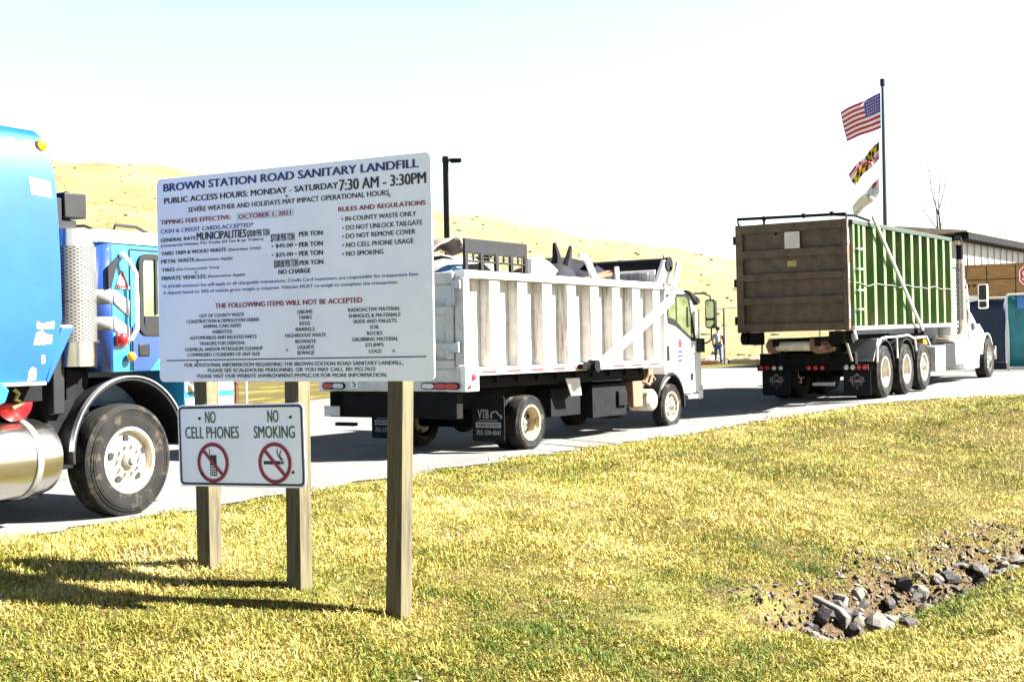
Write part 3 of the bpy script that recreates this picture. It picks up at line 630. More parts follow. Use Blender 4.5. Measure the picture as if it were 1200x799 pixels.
# ------------------------------------------------------------------ white dump truck (rear axle at the origin)
dt = thing('dump_truck', (-.7584, 19.5864, .0), 'white dump truck with a ribbed bed full of rubbish, behind the notice board', 'truck', TH(33.7))
HW = 1.14                        # panel plane; ribs stand out to 1.30
bed = MB()
bed.box(-1.72, 4.1, -HW, -HW+.05, 1.14, 2.5); bed.box(-1.72, 4.1, HW-.05, HW, 1.14, 2.5); bed.box(-1.72, 4.1, -HW+.051, HW-.051, 1.15, 1.2); bed.box(4.05, 4.105, -HW+.051, HW-.051, 1.2, 2.78)
bd = bed.build('bed', M['ribwhite'], dt, bevel=.006)
for sgn in (-1, 1):
    for x in (-1.14, -.43, .25, .95, 1.66, 2.37, 3.07, 3.80):
        r = MB(); y0, y1 = sorted((sgn*HW, sgn*1.30)); r.prism([(x, sgn*HW), (x+.02, sgn*1.30), (x+.27, sgn*1.30), (x+.29, sgn*HW)], 'z', 1.25, 2.475); r.build('rib', M['ribwhite'], bd, bevel=.008)
    y0, y1 = sorted((sgn*(HW+.002), sgn*1.335)); r = MB(); r.box(-1.76, 4.14, y0, y1, 2.478, 2.585); r.build('top_rail', M['white'], bd, bevel=.012)
    y0, y1 = sorted((sgn*(HW+.002), sgn*1.325)); r = MB(); r.box(-1.5, 4.14, y0, y1, 1.135, 1.248); br = r.build('rub_rail', M['ribwhite'], bd, bevel=.008)
    r = MB()
    for x in np.arange(-1.38, 4.0, .62):
        y0, y1 = sorted((sgn*1.326, sgn*1.329)); r.box(x, x+.36, y0, y1, 1.168, 1.2)
    r.build('red_tape', M['redtape'], br)
    y0, y1 = sorted((sgn*1.0, sgn*1.332)); r = MB(); r.box(-1.78, -1.46, y0, y1, .925, 1.28); r.build('corner_post', M['whiteclean'], bd, bevel=.01)
    y0, y1 = sorted((sgn*1.18, sgn*1.335)); r = MB(); r.box(-1.80, -1.66, y0, y1, 1.285, 2.476); r.build('rear_post', M['dirtywhite'], bd, bevel=.012)
ml = MB(); ml.lathe([(0, .05), (-.02, .045), (-.025, .001)], c=(-1.6, -1.333, 1.12), n=16); ml.lathe([(0, .03), (-.02, .03), (-.02, .001)], c=(-1.7, -1.333, .99), n=12); ml.build('side_marker', M['red'], bd)
tg = MB(); tg.box(-1.76, -1.70, -1.17, 1.17, 1.25, 2.42); tgo = tg.build('tailgate', M['dirtywhite'], dt, bevel=.006)
q = MB()
for z0, z1 in ((2.40, 2.56), (1.98, 2.1), (1.50, 1.6), (1.24, 1.36)): q.box(-1.83, -1.755, -1.172, 1.172, z0, z1)
for y in (-1.1, -.4, .4, 1.1): q.box(-1.82, -1.756, y-.06, y+.06, 1.37, 2.39)
q.build('tailgate_frame', M['dirtywhite'], tgo, bevel=.01)
lk = MB(); lk.box(-1.87, -1.81, -1.28, -1.12, 1.46, 1.6); lk.box(-1.86, -1.81, -1.31, -1.17, 2.32, 2.44); lk.cyl((-1.85, -1.2, 2.1), (-1.85, -1.2, 2.4), .02); lk.build('latch', M['steel'], tgo, bevel=.008)
ap = MB(); ap.box(-1.80, -1.68, -1.24, 1.24, .93, 1.235); apo = ap.build('rear_apron', M['dirtywhite'], dt, bevel=.01)
def oval_lamp(y, name, m):
    a = MB(); a.prism([(y+.075*math.cos(t)+(.05 if math.cos(t) > 0 else -.05), 1.005+.05*math.sin(t)) for t in [2*PI*k/24 for k in range(24)]], 'x', -1.825, -1.8); f = a.build(name, M['black'], apo, bevel=.004)
    a = MB(); a.prism([(y+.06*math.cos(t)+(.045 if math.cos(t) > 0 else -.045), 1.005+.036*math.sin(t)) for t in [2*PI*k/24 for k in range(24)]], 'x', -1.836, -1.826); a.build('lens', m, f, bevel=.004)
for y, nm, m in ((-.72, 'reversing_light', 'clear'), (-.93, 'tail_light', 'red'), (-1.13, 'tail_light', 'red'), (.92, 'reversing_light', 'clear'), (1.11, 'tail_light', 'red'), (.73+.54, 'tail_light', 'red')):
    if abs(y) < 1.22: oval_lamp(y, nm, M[m])
tk = MB(); tk.box(-1.806, -1.80, .56, .70, .97, 1.1); tko = tk.build('square_sticker', M['decal'], apo)
lettering('sticker_mark', [('5', .6, .66, .99, .09, .03)], M['ink_black'], lambda u, v: (-1.8075, 1.26-u, v), tko)
ch = MB()
for y in (-.42, .42): ch.box(-1.65, 5.2, y-.05, y+.05, .62, .90); ch.box(-1.6, 4.0, y-.07, y+.07, .92, 1.13)
for x in np.arange(-1.2, 4.0, .55): ch.box(x-.04, x+.04, -1.1, 1.1, 1.02, 1.13)
ch.cyl((0, -.9, .4), (0, .9, .4), .09); ch.ball((0, 0, .42), .19); ch.cyl((4.85, -.85, .4), (4.85, .85, .4), .06); ch.cyl((0, 0, .45), (3.6, 0, .6), .05)
ch.box(-1.7, -1.6, -1.0, 1.0, .62, .72); ch.box(1.0, 1.9, -.95, -.5, .42, .86); ch.box(2.2, 3.35, -1.0, -.5, .34, .88); ch.box(3.0, 3.3, -1.05, -.55, .5, .75); ch.cyl((3.6, -.75, .45), (3.6, -.3, .45), .2); ch.box(1.0, 3.4, .5, 1.0, .4, .88)
ch.box(.6, 4.1, -.5, .5, .55, .75); ch.box(-1.1, 4.1, -1.05, -.98, .94, 1.10)
ch.build('chassis', M['chassis'], dt, bevel=.01)
sh = MB(); sh.box(-1.75, -1.6, -1.15, 1.15, .55, .92); sh.build('underride_plate', M['chassis'], dt, bevel=.01)
pl = MB(); pl.prism([(1.1, 1.02), (1.52, 1.02), (1.58, .74), (1.26, .74)], 'y', -1.17, -1.15); pl.build('splash_plate', M['steel'], dt, bevel=.005)
bx = MB(); bx.box(3.45, 3.8, -1.08, -.8, .45, .9); bx.build('battery_box', M['rust'], dt, bevel=.02)
at_ = MB(); at_.lathe([(-1.12, .01), (-1.12, .15), (-1.08, .19), (-.7, .19), (-.66, .15), (-.66, .01)], c=(4.12, 0, .55), n=28); at_.build('air_tank', M['rimwhite'], dt)
rp = MB(); rp.box(3.9, 4.25, -1.05, -.6, .85, 1.08); rp.tube([(3.8, -1.06, .9), (4.0, -1.1, .82), (4.15, -1.08, .98), (4.3, -1.05, .9)], .03); rp.build('rusty_bracket', M['rust'], dt, bevel=.01)
dw = wheel('wheel', dt, (0, -1.12, .405), .405, .23, .258, deep=True, nuts=8, holes=4, rimm='rim')
add_wheel(dw, (0, -.86, .405), dt); add_wheel(dw, (0, 1.12, .405), dt, True); add_wheel(dw, (0, .86, .405), dt, True)
df = wheel('wheel', dt, (4.9, -.97, .405), .405, .23, .258, nuts=8, holes=5, rimm='rim')
add_wheel(df, (4.9, .97, .405), dt, True)
def flap(y0, y1, z0, z1, x, text=True):
    a = MB(); P = rr_rect(y0, y1, z0, z1, .04, 4); a.prism(P, 'x', x-.006, x+.006); f = a.build('mudflap', M['flap'], dt)
    mp = lambda u, v: (x-.008, y1-u, v); W = y1-y0; H = z1-z0
    lettering('lettering', [('VTB', .1, .1+.34*W, z0+.50*H, .13, .03), ('703-339-4541', .07, W-.07, z0+.14*H, .07, .015)], M['flapgrey'], mp, f)
    b = MB(); X = x-.0085
    def q(u0, u1, v0, v1): b.add([(X, y1-u0, v0), (X, y1-u1, v0), (X, y1-u1, v1), (X, y1-u0, v1)], [(0, 1, 2, 3)])
    q(.06, W-.06, z0+.3*H, z0+.42*H); q(.1, W-.12, z0+.455*H, z0+.468*H)
    b.build('name_bar', M['flapgrey'], f, smooth=False)
    u0 = .1+.40*W; v0 = z0+.47*H
    t = MB(); t.add([(X, y1-(u0+a_*.2), v0+b_*.13) for a_, b_ in [(0, .15), (0, .8), (.3, 1), (.55, 1), (.75, .62), (1, .5), (1, .15), (.85, .15), (.85, .32), (.7, .48), (.58, .62), (.5, .86), (.3, .86), (.12, .7), (.12, .15)]],
                    [(0, 1, 13, 14), (1, 2, 12, 13), (2, 3, 11, 12), (3, 4, 10, 11), (4, 5, 9, 10), (5, 8, 9), (5, 6, 7, 8)]); t.build('truck_emblem', M['flapgrey'], f, smooth=False)
    lettering('bar_text', [('VIRGINIA TRUCK BODY', .08, W-.08, z0+.325*H, .045, .01)], M['ink_black'], lambda u, v: (x-.011, y1-u, v), f)
flap(-1.24, -.68, .17, .83, -.72); flap(.66, 1.22, .17, .83, -.72)
lp = MB(); lp.box(-1.79, -1.765, .93, 1.23, .56, .71); lpo = lp.build('licence_plate', M['steel'], dt, bevel=.006)
lb = MB(); lb.box(-1.75, -1.6, .88, 1.12, .73, .9); lb.box(-1.75, -1.65, .7, 1.06, .42, .47); lb.tube([(-1.72, .5, .9), (-1.75, .6, .84), (-1.75, .8, .88), (-1.7, .95, .93)], .025); lb.build('hitch_bracket', M['chassis'], dt, bevel=.01)
# tarp arm along the side
ar = MB(); ar.beam((1.62, -1.46, 1.2), (4.25, -1.46, 2.32), .06, .15); ar.beam((4.2, -1.46, 2.28), (4.55, -1.43, 2.95), .06, .12); aro = ar.build('tarp_arm', M['whiteclean'], dt, bevel=.01)
pv = MB(); pv.cyl((1.55, -1.34, 1.2), (1.55, -1.49, 1.2), .1); pv.cyl((1.38, -1.34, 1.21), (1.38, -1.42, 1.21), .055); pv.box(1.2, 1.5, -1.42, -1.335, 1.16, 1.24); pv.build('arm_pivot', M['chassis'], aro, bevel=.006)
hb_ = MB(); hb_.prism([(-1.19, 2.59), (1.19, 2.59), (1.19, 2.82), (-1.19, 2.82)], 'x', 4.11, 4.16); hb_.prism([(4.0, 2.588), (4.55, 2.588), (4.5, 2.95), (4.3, 3.0)], 'y', -1.3, -1.22); hb_.build('headboard', M['white'], dt, bevel=.01)
tl = MB(); tl.lathe([(-1.33, .02), (-1.33, .13), (-1.2, .11), (1.2, .11), (1.33, .13), (1.33, .02)], c=(4.42, 0, 2.93), n=20); tl.prism([(4.30, 2.93), (4.34, 2.93), (4.26, 2.62), (4.22, 2.62)], 'y', -1.18, 1.18); tl.build('tarp_roll', M['tarp'], dt)
# tilt cab
cabp = [(4.72, .98), (4.74, 1.5), (4.75, 2.40), (4.82, 2.54), (5.1, 2.58), (5.55, 2.55), (5.80, 2.47), (5.98, 2.2), (6.16, 1.62), (6.2, 1.5), (6.23, 1.0), (6.22, .62), (5.62, .6), (5.44, .62), (5.40, .8)]
cabp += [(4.9+.53*math.cos(R_(a)), .42+.58*math.sin(R_(a))) for a in (35, 55, 75, 95, 115, 135, 150)]
c_ = MB(); c_.prism(cabp, 'y', -1.05, 1.05); cb2 = c_.build('cab', M['whiteclean'], dt, bevel=.045, seg=3)
fa = MB(); A = [(4.9+.555*math.cos(R_(a)), .42+.60*math.sin(R_(a))) for a in range(-5, 171, 8)]; B = [(4.9+.5*math.cos(R_(a)), .42+.545*math.sin(R_(a))) for a in range(-5, 171, 8)]
fa.prism(A+B[::-1], 'y', -1.085, -.75); fa.build('fender', M['black'], cb2, bevel=.008)
dr = MB(); dr.box(4.765, 4.775, -1.056, -1.045, 1.05, 2.4); dr.box(5.93, 5.94, -1.056, -1.045, .8, 1.55); dr.build('door_seam', M['black'], cb2)
wn = MB(); wo = [(4.80, 2.42), (5.62, 2.45), (5.74, 2.38), (5.98, 1.6), (5.96, 1.56), (5.82, 1.58), (5.36, 1.77), (5.24, 1.84), (4.84, 1.9)]; wi = [(4.84, 2.37), (5.58, 2.40), (5.68, 2.34), (5.90, 1.66), (5.89, 1.63), (5.82, 1.64), (5.40, 1.81), (5.27, 1.89), (4.87, 1.95)]; k = len(wo)
wn.add([(p[0], -1.063, p[1]) for p in wo]+[(p[0], -1.063, p[1]) for p in wi]+[(p[0], -1.045, p[1]) for p in wo]+[(p[0], -1.05, p[1]) for p in wi],
       [(j, (j+1) % k, k+(j+1) % k, k+j) for j in range(k)]+[(j, (j+1) % k, 2*k+(j+1) % k, 2*k+j) for j in range(k)]+[(k+j, k+(j+1) % k, 3*k+(j+1) % k, 3*k+j) for j in range(k)])
wno = wn.build('window', M['black'], cb2)
g = MB(); g.prism(wi, 'y', -1.0565, -1.0535); g.build('pane', mat('side_window', (.11, .135, .06), .05, var=.35, scale=2.5, stretch=(1, 1, 2.2)), wno)
g = MB(); g.box(5.17, 5.20, -1.066, -1.055, 1.86, 2.4); g.prism([(4.86, 1.92), (5.0, 1.92), (5.34, 1.78), (5.36, 1.84), (5.1, 1.97), (4.9, 2.0)], 'y', -1.066, -1.057); g.build('window_bar', M['black'], wno)
vs_ = MB(); vs_.prism([(5.5, 2.52), (5.72, 2.5), (6.12, 2.36), (6.12, 2.28), (6.0, 2.24), (5.72, 2.43)], 'y', -1.1, -1.0); vs_.build('visor', M['black'], cb2, bevel=.015)
hn = MB(); hn.box(4.80, 4.90, -1.066, -1.045, 1.22, 1.5); hn.build('door_handle', M['black'], cb2, bevel=.01)
me_ = MB(); me_.tube([(5.95, -1.05, 2.46), (6.05, -1.2, 2.46), (6.07, -1.33, 2.4), (6.07, -1.34, 2.2)], .018); me_.tube([(6.1, -1.05, 1.5), (6.1, -1.25, 1.54), (6.07, -1.34, 1.6), (6.07, -1.34, 2.0)], .018); me_.box(6.02, 6.2, -1.14, -1.04, 1.36, 1.62)
me_.prism(rr_rect(-1.44, -1.24, 1.8, 2.34, .05, 4), 'x', 6.02, 6.12)
mo = me_.build('mirror', M['black'], cb2, bevel=.01)
g = MB(); g.prism(rr_rect(-1.42, -1.26, 1.99, 2.31, .04, 4), 'x', 6.01, 6.018); g.prism(rr_rect(-1.42, -1.26, 1.83, 1.95, .03, 4), 'x', 6.01, 6.018); g.build('mirror_glass', mat('mirror', (.7, .72, .75), .04, 1, var=0), mo)
gh = MB(); gh.tube([(5.62, -1.06, 2.2), (5.62, -1.075, 2.2), (5.62, -1.075, 1.86), (5.7, -1.075, 1.86)], .012); gh.build('grab_handle', M['black'], cb2)
dc = MB(); dc.i = 0; dc.add([(5.33+.17*a_, -1.0535, 1.4+.27*b_) for a_, b_ in [(0, 1.0), (.5, .75), (.85, .2), (.85, -.15), (.5, -.6), (0, -1.1), (-.5, -.6), (-.85, -.15), (-.85, .2), (-.5, .75)]], [list(range(10))]); dco = dc.build('door_emblem', mat('emblem_grey', (.45, .46, .5), .5), cb2, smooth=False)
dc = MB(); dc.lathe([(-1.055, .001), (-1.055, .085)], c=(5.33, 0, 1.53), n=20); dc.build('emblem_seal', mat('maroon', (.16, .02, .025), .5), dco, smooth=False)
dc = MB(); 
for z in (1.36, 1.28, 1.20): dc.box(5.23, 5.43, -1.0565, -1.055, z, z+.04)
dc.build('emblem_lines', M['ink_navy'], dco)
bt = MB(); bt.box(5.5, 5.68, -1.058, -1.045, 1.0, 1.025); bt.box(5.74, 5.84, -1.07, -1.045, .85, .98); bt.build('door_trim', M['black'], cb2, bevel=.005)
sp_ = MB(); sp_.box(5.55, 6.0, -1.1, -.8, .5, .58); sp_.build('step', M['steel'], cb2, bevel=.01)
rl_ = MB()
for x in (5.2, 5.45): rl_.box(x, x+.12, -.98, -.88, 2.57, 2.63)
rl_.build('roof_marker', M['amber'], cb2, bevel=.01)
an = MB(); an.cyl((4.85, -.98, 2.5), (4.83, -1.0, 3.12), .02, .012); an.build('antenna', M['black'], cb2)
ws = MB(); ws.prism([(6.0, 2.2), (6.2, 1.64), (6.212, 1.645), (6.012, 2.21)], 'y', -.95, .95); ws.build('windscreen', M['black'], cb2)
for s in (-1, 1):
    hl = MB(); hl.box(6.2, 6.25, s*.82-.13, s*.82+.13, .85, 1.0); hl.build('headlight', M['clear'], cb2, bevel=.01)
bp_ = MB(); bp_.box(6.12, 6.3, -1.05, 1.05, .48, .74); bp_.build('bumper', M['whiteclean'], dt, bevel=.02)

# ---- what the bed carries: every piece a thing of its own
DTM = Matrix.Translation((-.7584, 19.5864, 0)) @ Matrix.Rotation(TH(33.7), 4, 'Z')
def cargo(mb, name, m, loc, label, cat, group=None, rot=(0, 0, 0), **kw):
    o = mb.build(name, m, None, **kw); o.matrix_world = DTM @ Matrix.Translation(loc) @ Euler(rot).to_matrix().to_4x4(); return tag(o, label, cat, group)
rk = MB(); W_, H_ = 1.6, .80
rk.box(0, W_, -.02, .02, H_-.20, H_)
for k in range(5): rk.box(k*(W_-.07)/4, k*(W_-.07)/4+.07, -.025, .025, 0, H_-.201)
for k in range(4):
    x0 = k*(W_-.07)/4+.07; x1 = (k+1)*(W_-.07)/4
    rk.box(x0, x1, -.015, .015, H_-.215, H_-.201); 
    for a in range(3): 
        xa = x0+(x1-x0)*a/2-.012; rk.box(xa, xa+.024, -.015, .015, H_-.30, H_-.216)
    rk.box(x0, x1, -.015, .015, H_-.262, H_-.25); rk.box(x0, x1, -.02, .02, H_-.33, H_-.301)
    rk.box(x0, x1, -.015, .03, .12, .17)
rk.box(0, W_, .3, .34, .05, .12); rk.box(0, .06, .03, .3, .3, .36); rk.box(W_-.06, W_, .03, .3, .3, .36)
cargo(rk, 'plastic_rack', M['black'], (-1.35, -1.03, 2.26), 'black plastic rack with four openings standing over the white bed', 'rack', bevel=.006)
rd = random.Random(3)
def heap(cx, cy, cz, rx, ry, rz, seed, n=26, m=12, amp=.16):
    q = random.Random(seed); mb = MB(); ph = [q.uniform(0, 6) for _ in range(8)]
    rows = []
    for i in range(m+1):
        a = (PI/2)*i/m; row = []
        for j in range(n+1):
            t = 2*PI*j/n; k = 1+amp*(math.sin(3*t+ph[0])*math.sin(2*a+ph[1])+.7*math.sin(5*t+ph[2]+3*a)+.5*math.sin(9*t+ph[3]-5*a))*math.sin(max(a, .05))
            row.append((cx+rx*math.sin(a)*math.cos(t)*k, cy+ry*math.sin(a)*math.sin(t)*k, cz+rz*math.cos(a)*(.85+.3*k-.15)))
        rows.append(row)
    return mb.grid(rows)
cargo(heap(0, 0, 0, 1.6, 1.0, .8, 4), 'rubble_heap', mat('pale_rubble', (.22, .2, .18), .9, var=.35, scale=7, bump=.5, bscale=20), (-.3, 0, 2.12), 'grey heap of rubble and plaster in the white bed behind the black rack', 'rubble')
cargo(heap(0, 0, 0, 1.35, 1.02, 1.05, 9), 'debris_heap', M['tarp'], (2.95, .05, 2.0), 'dark heap of bagged debris in the front of the white bed', 'debris')
wb = MB(); wb.prism([(0, 0), (0, .44), (.18, .5), (.5, .42), (1.05, .18), (1.5, 0)], 'y', -.05, .05)
cargo(wb, 'white_board', M['whiteclean'], (.55, -.85, 2.42), 'broken white board sloping down inside the bed beside the black rack', 'board', rot=(.1, 0, 0), bevel=.01)
sr = MB(); sr.grid([[(-.42+.84*i/10, -.9+1.8*j/8, .38+.5*math.sin(i/10*2.2)-(.05 if j % 2 else 0)+.04*math.sin(j*1.7+i)) for j in range(9)] for i in range(11)])
cargo(sr, 'curved_sheet', mat('brown_grey_sheet', (.13, .1, .085), .6, var=.3), (-1.25, .35, 2.3), 'curved dark sheet rising at the tailgate end of the white bed', 'sheet', rot=(0, .25, 0), solid=.02)
bgm = MB(); bgm.ball((0, 0, .15), .42, .3, .28); bgm.tube([(.0, 0, .3), (.02, 0, .55), (-.04, 0, .75)], [.1, .07, .03]); bgm.tube([(.25, 0, .25), (.38, 0, .5), (.46, 0, .72)], [.09, .06, .03])
cargo(bgm, 'bin_bag', M['tarp'], (1.55, -.75, 2.42), 'black bag with two upright tied ends on the middle of the white bed load', 'bag')
wr_ = MB(); wr_.prism([(0, 0), (.08, .0), (.5, -.5), (.3, -.5), (.0, -.1), (-.2, -.05), (-.18, .03)], 'y', -.02, .03)
cargo(wr_, 'torn_plastic', M['whiteclean'], (1.95, -1.06, 2.98), 'torn white plastic draped beside the black bag', 'plastic', bevel=.006)
for k, (x, y, z, h, lean, lab) in enumerate([(.36, -.9, 2.4, .68, -.12, 'thin upright stick just ahead of the black rack'), (.62, -.8, 2.4, .72, -.25, 'thin leaning rod above the white board')]):
    s_ = MB(); s_.cyl((0, 0, 0), (lean*.5, 0, h), .012, n=6); cargo(s_, 'rod', M['rust'], (x, y, z), lab, 'rod')
ws2 = MB(); ws2.box(-.05, .05, -.02, .02, 0, .42); cargo(ws2, 'wooden_offcut', M['whiteclean'], (3.05, -1.02, 2.42), 'short white offcut standing by the tarp roll at the front of the bed', 'wood', bevel=.004)
bl = MB(); bl.prism([(0, 0), (.42, .16), (.46, .1), (.05, -.06)], 'y', -.15, .15); cargo(bl, 'blue_plastic', mat('faded_blue', (.12, .25, .5), .5), (-1.62, -.75, 2.55), 'faded blue plastic scrap at the rear corner of the white bed', 'scrap', bevel=.005)

q5 = random.Random(12)
for k, (x, y, z, L, rx, ry, rz, mm, lab) in enumerate([(1.9, -.5, 2.72, 1.5, .1, -.12, .3, 'chassis', 'dark plank lying across the load just ahead of the black bag'), (2.5, -.8, 2.62, 1.2, .2, -.22, -.2, 'rust', 'rusty plank tilting up in the middle of the load'), (.1, -.3, 2.85, 1.1, .1, .2, .9, 'chassis', 'dark beam end lying behind the black rack'), (-.9, .1, 2.8, 1.0, .1, .15, .4, 'rust', 'rusty bar lying behind the black rack near the tailgate'), (3.2, -.4, 2.9, 1.1, 0, -.05, .6, 'tarp', 'black strip of scrap lying against the tarp roll')]):
    p = MB(); p.box(-L/2, L/2, -.09, .09, -.025, .025); cargo(p, 'scrap_plank', M[mm], (x, y, z), lab, 'plank', rot=(rx, ry, rz), bevel=.005)

# ------------------------------------------------------------------ roll-off truck with its container (rear axle at the origin)
PIT = .014
ot = thing('rolloff_truck', (6.4798, 26.317, .36), 'white long-nosed truck carrying the green container, with maple leaf mudflaps', 'truck', TH(32.8), PIT)
ch = MB()
for y in (-.45, .40): ch.box(-1.5, 9.9, y-.06, y+.06, .78, 1.08); ch.box(-1.9, 5.6, y-.05, y+.05, 1.1, 1.25)
for x in (0, 1.52, 2.88): ch.cyl((x, -.95, .53), (x, .85, .53), .1); ch.ball((x, 0, .55), .22)
ch.cyl((9.15, -.9, .5), (9.15, .8, .5), .08); ch.box(-1.3, -1.15, -1.0, .95, .72, .95); ch.box(-.9, 3.3, -.4, .35, .6, .95); ch.box(4.9, 6.6, -.9, -.5, .55, .95); ch.box(4.0, 6.6, .4, .95, .5, 1.0); ch.cyl((3, 0, .6), (7.5, 0, .75), .07)
ch.box(8.3, 10.3, -.5, .45, .6, 1.1); ch.box(-1.0, 5.5, -.42, .37, 1.09, 1.13)
ch.build('chassis', M['chassis'], ot, bevel=.01)
rc_ = MB(); rc_.cyl((-1.7, -.28, 1.1), (-1.7, .42, 1.1), .095, n=20); rc_.build('roller', M['rimwhite'], ot)
rk2 = MB(); rk2.prism([(.42, .97), (.56, .97), (.62, 1.12), (.56, 1.24), (.42, 1.24)], 'x', -1.82, -1.5); rk2.prism([(-.28, 1.24), (-.28, 1.02), (-.42, .95), (-.62, .98), (-.6, 1.1), (-.45, 1.24)], 'x', -1.82, -1.5); rk2.box(-1.75, -1.6, -.72, -.6, 1.0, 1.08); rk2.build('hoist_bracket', M['rust'], ot, bevel=.012)
cy_ = MB(); cy_.cyl((-1.72, -.95, 1.24), (-1.5, -1.0, .8), .025); cy_.build('hydraulic_hose', M['steel'], ot)
lb2 = MB(); lb2.box(-1.12, -1.05, -1.18, 1.08, .60, .72); lbo = lb2.build('light_bar', M['chassis'], ot, bevel=.006)
for y, m in ((.99, 'red'), (.86, 'red'), (.72, 'clear'), (.58, 'clear'), (.0, 'red'), (-.14, 'red'), (-.28, 'red'), (-.76, 'clear'), (-.89, 'clear'), (-1.01, 'red'), (-1.12, 'red')):
    l_ = MB(); l_.lathe([(-1.121, .048), (-1.135, .045), (-1.142, .03), (-1.144, .001)], c=(0, y, .66), ax='x', n=16); l_.build('tail_light' if m == 'red' else 'reversing_light', M[m], lbo)
def leaf(y0, y1, z0, z1, x):
    a = MB(); a.prism(rr_rect(y0, y1, z0, z1, .03, 4), 'x', x-.006, x+.006); f = a.build('mudflap', M['flap'], ot)
    half = [(0, 1), (.13, .72), (.30, .8), (.24, .38), (.44, .62), (.52, .48), (.78, .55), (.70, .3), (.92, .16), (.52, -.22), (.58, -.45), (.08, -.4), (.08, -.8)]
    P = half+[(-a_, b_) for a_, b_ in half[::-1][:-1]]; cy = (y0+y1)/2; cz = (z0+z1)/2+.03; s = .17
    b = MB(); n = len(P); X = x-.009
    b.add([(X, cy-p[0]*s, cz+p[1]*s) for p in P]+[(X, cy-p[0]*s*.86, cz-.005+p[1]*s*.86) for p in P], [(k, (k+1) % n, n+(k+1) % n, n+k) for k in range(n)])
    b.build('leaf_emblem', mat('leaf_print', (.3, .2, .24), .6), f, smooth=False)
    lettering('lettering', [('CODE', cy-.1, cy+.1, cz-.02, .06, .02)], M['flapgrey'], lambda u, v: (x-.01, 2*cy-u, v), f)
leaf(.42, 1.02, .1, .6, -1.0); leaf(-1.2, -.66, .1, .6, -1.0)
wb_ = MB(); wb_.box(-1.06, -1.04, -.5, -.05, .3, .36); wb_.build('name_plate', M['flapgrey'], ot)
rw = wheel('wheel', ot, (0, -1.06, .53), .53, .28, .30, deep=True, rimm='rimwhite', nuts=10, holes=5)
for x in (0, 1.52, 2.88):
    if x == 2.88:
        w3 = wheel('wheel', ot, (x, -1.06, .53), .52, .28, .30, rimm='rimwhite', nuts=10, holes=5); add_wheel(w3, (x, .96, .53), ot, True)
    else:
        if x: add_wheel(rw, (x, -1.06, .53), ot)
        add_wheel(rw, (x, -.76, .53), ot); add_wheel(rw, (x, .96, .53), ot, True); add_wheel(rw, (x, .66, .53), ot, True)
fw = wheel('wheel', ot, (9.15, -1.05, .50), .52, .30, .30, rimm='chrome', nuts=10, holes=5); add_wheel(fw, (9.15, .95, .50), ot, True)
for x0 in (0, 1.52):
    arch(x0, .55, .60, .625, 15, 165, -1.2, -.62).build('fender', M['black'], ot)
e = MB(); e.tube([(-.62, -1.21, .75), (-.55, -1.21, 1.05), (-.3, -1.21, 1.2), (.0, -1.21, 1.22), (.75, -1.21, 1.22), (.78, -1.21, .78)], .022); e.tube([(.76, -1.21, 1.22), (1.6, -1.21, 1.24), (2.1, -1.21, 1.15), (2.2, -1.21, .9)], .022); e.build('fender_edge', M['whiteclean'], ot)
pf = MB(); pf.prism([(-.75, .78), (-.45, 1.2), (.2, 1.2), (.2, 1.17), (-.42, 1.17), (-.72, .76)], 'y', -1.18, -.6); pf.prism([(2.3, 1.18), (3.2, 1.2), (3.5, 1.0), (3.5, .96), (3.18, 1.16), (2.3, 1.14)], 'y', -1.18, -.6); pf.build('fender_panel', M['steel'], ot)
tb = MB(); tb.box(3.92, 4.78, -1.17, -.62, .38, .95); tbo = tb.build('tool_box', M['dirtywhite'], ot, bevel=.015)
t2 = MB(); t2.box(4.2, 4.45, -1.18, -1.17, .6, .78); t2.build('box_latch', M['decal'], tbo)
cr_ = MB(); cr_.box(3.0, 3.3, -1.15, -.9, 1.0, 1.12); cr_.build('side_marker', M['amber'], ot, bevel=.01)
# bonnet, cab, step, stack
cp_ = [(6.85, .9), (6.85, 2.35), (6.95, 2.62), (7.5, 2.68), (7.95, 2.5), (8.15, 1.95), (8.15, .9)]
c_ = MB(); c_.prism(cp_, 'y', -.95, .85); ocab = c_.build('cab', M['whiteclean'], ot, bevel=.04, seg=3)
g = MB(); g.prism([(7.2, 1.75), (7.2, 2.35), (7.75, 2.4), (8.0, 1.8)], 'y', -.957, -.945); wno = g.build('window', M['glass'], ocab)
hd_ = MB()
def sect(x, hw, zt, zb): return [(x, -hw, zb), (x, -hw, zt-.22), (x, -hw+.1, zt-.06), (x, -hw+.3, zt), (x, hw-.4, zt), (x, hw-.2, zt-.06), (x, hw-.1, zt-.22), (x, hw-.1, zb)]
hd_.grid([sect(7.9, .98, 1.98, .95), sect(8.35, .95, 1.88, .95), sect(9.2, .85, 1.68, 1.0), (sect(10.0, .72, 1.45, .9)), sect(10.35, .62, 1.25, .8)])
o_ = len(hd_.v)-8; hd_.f.append(list(range(o_, o_+8))); hd_.m.append(0)
hood = hd_.build('hood', M['whiteclean'], ot, sharp=50, bevel=.02)
for s in (-1.16, .72):
    fp = [(9.15+.63*math.cos(R_(a)), .52+.66*math.sin(R_(a))) for a in range(2, 172, 8)]; fp2 = [(9.15+.60*math.cos(R_(a)), .52+.62*math.sin(R_(a))) for a in range(2, 172, 8)]
    m_ = MB(); m_.prism(fp+fp2[::-1], 'y', s, s+.42); m_.build('fender', M['whiteclean'], ot, bevel=.01)
    m_ = MB(); P1 = [(9.15+.66*math.cos(R_(a)), .52+.69*math.sin(R_(a))) for a in range(40, 176, 8)]
    m_.prism(P1+[(8.3, .7), (8.2, 1.05), (8.5, 1.42)], 'y', s+.06, s+.36); m_.build('fender_flare', M['whiteclean'], ot, bevel=.02)
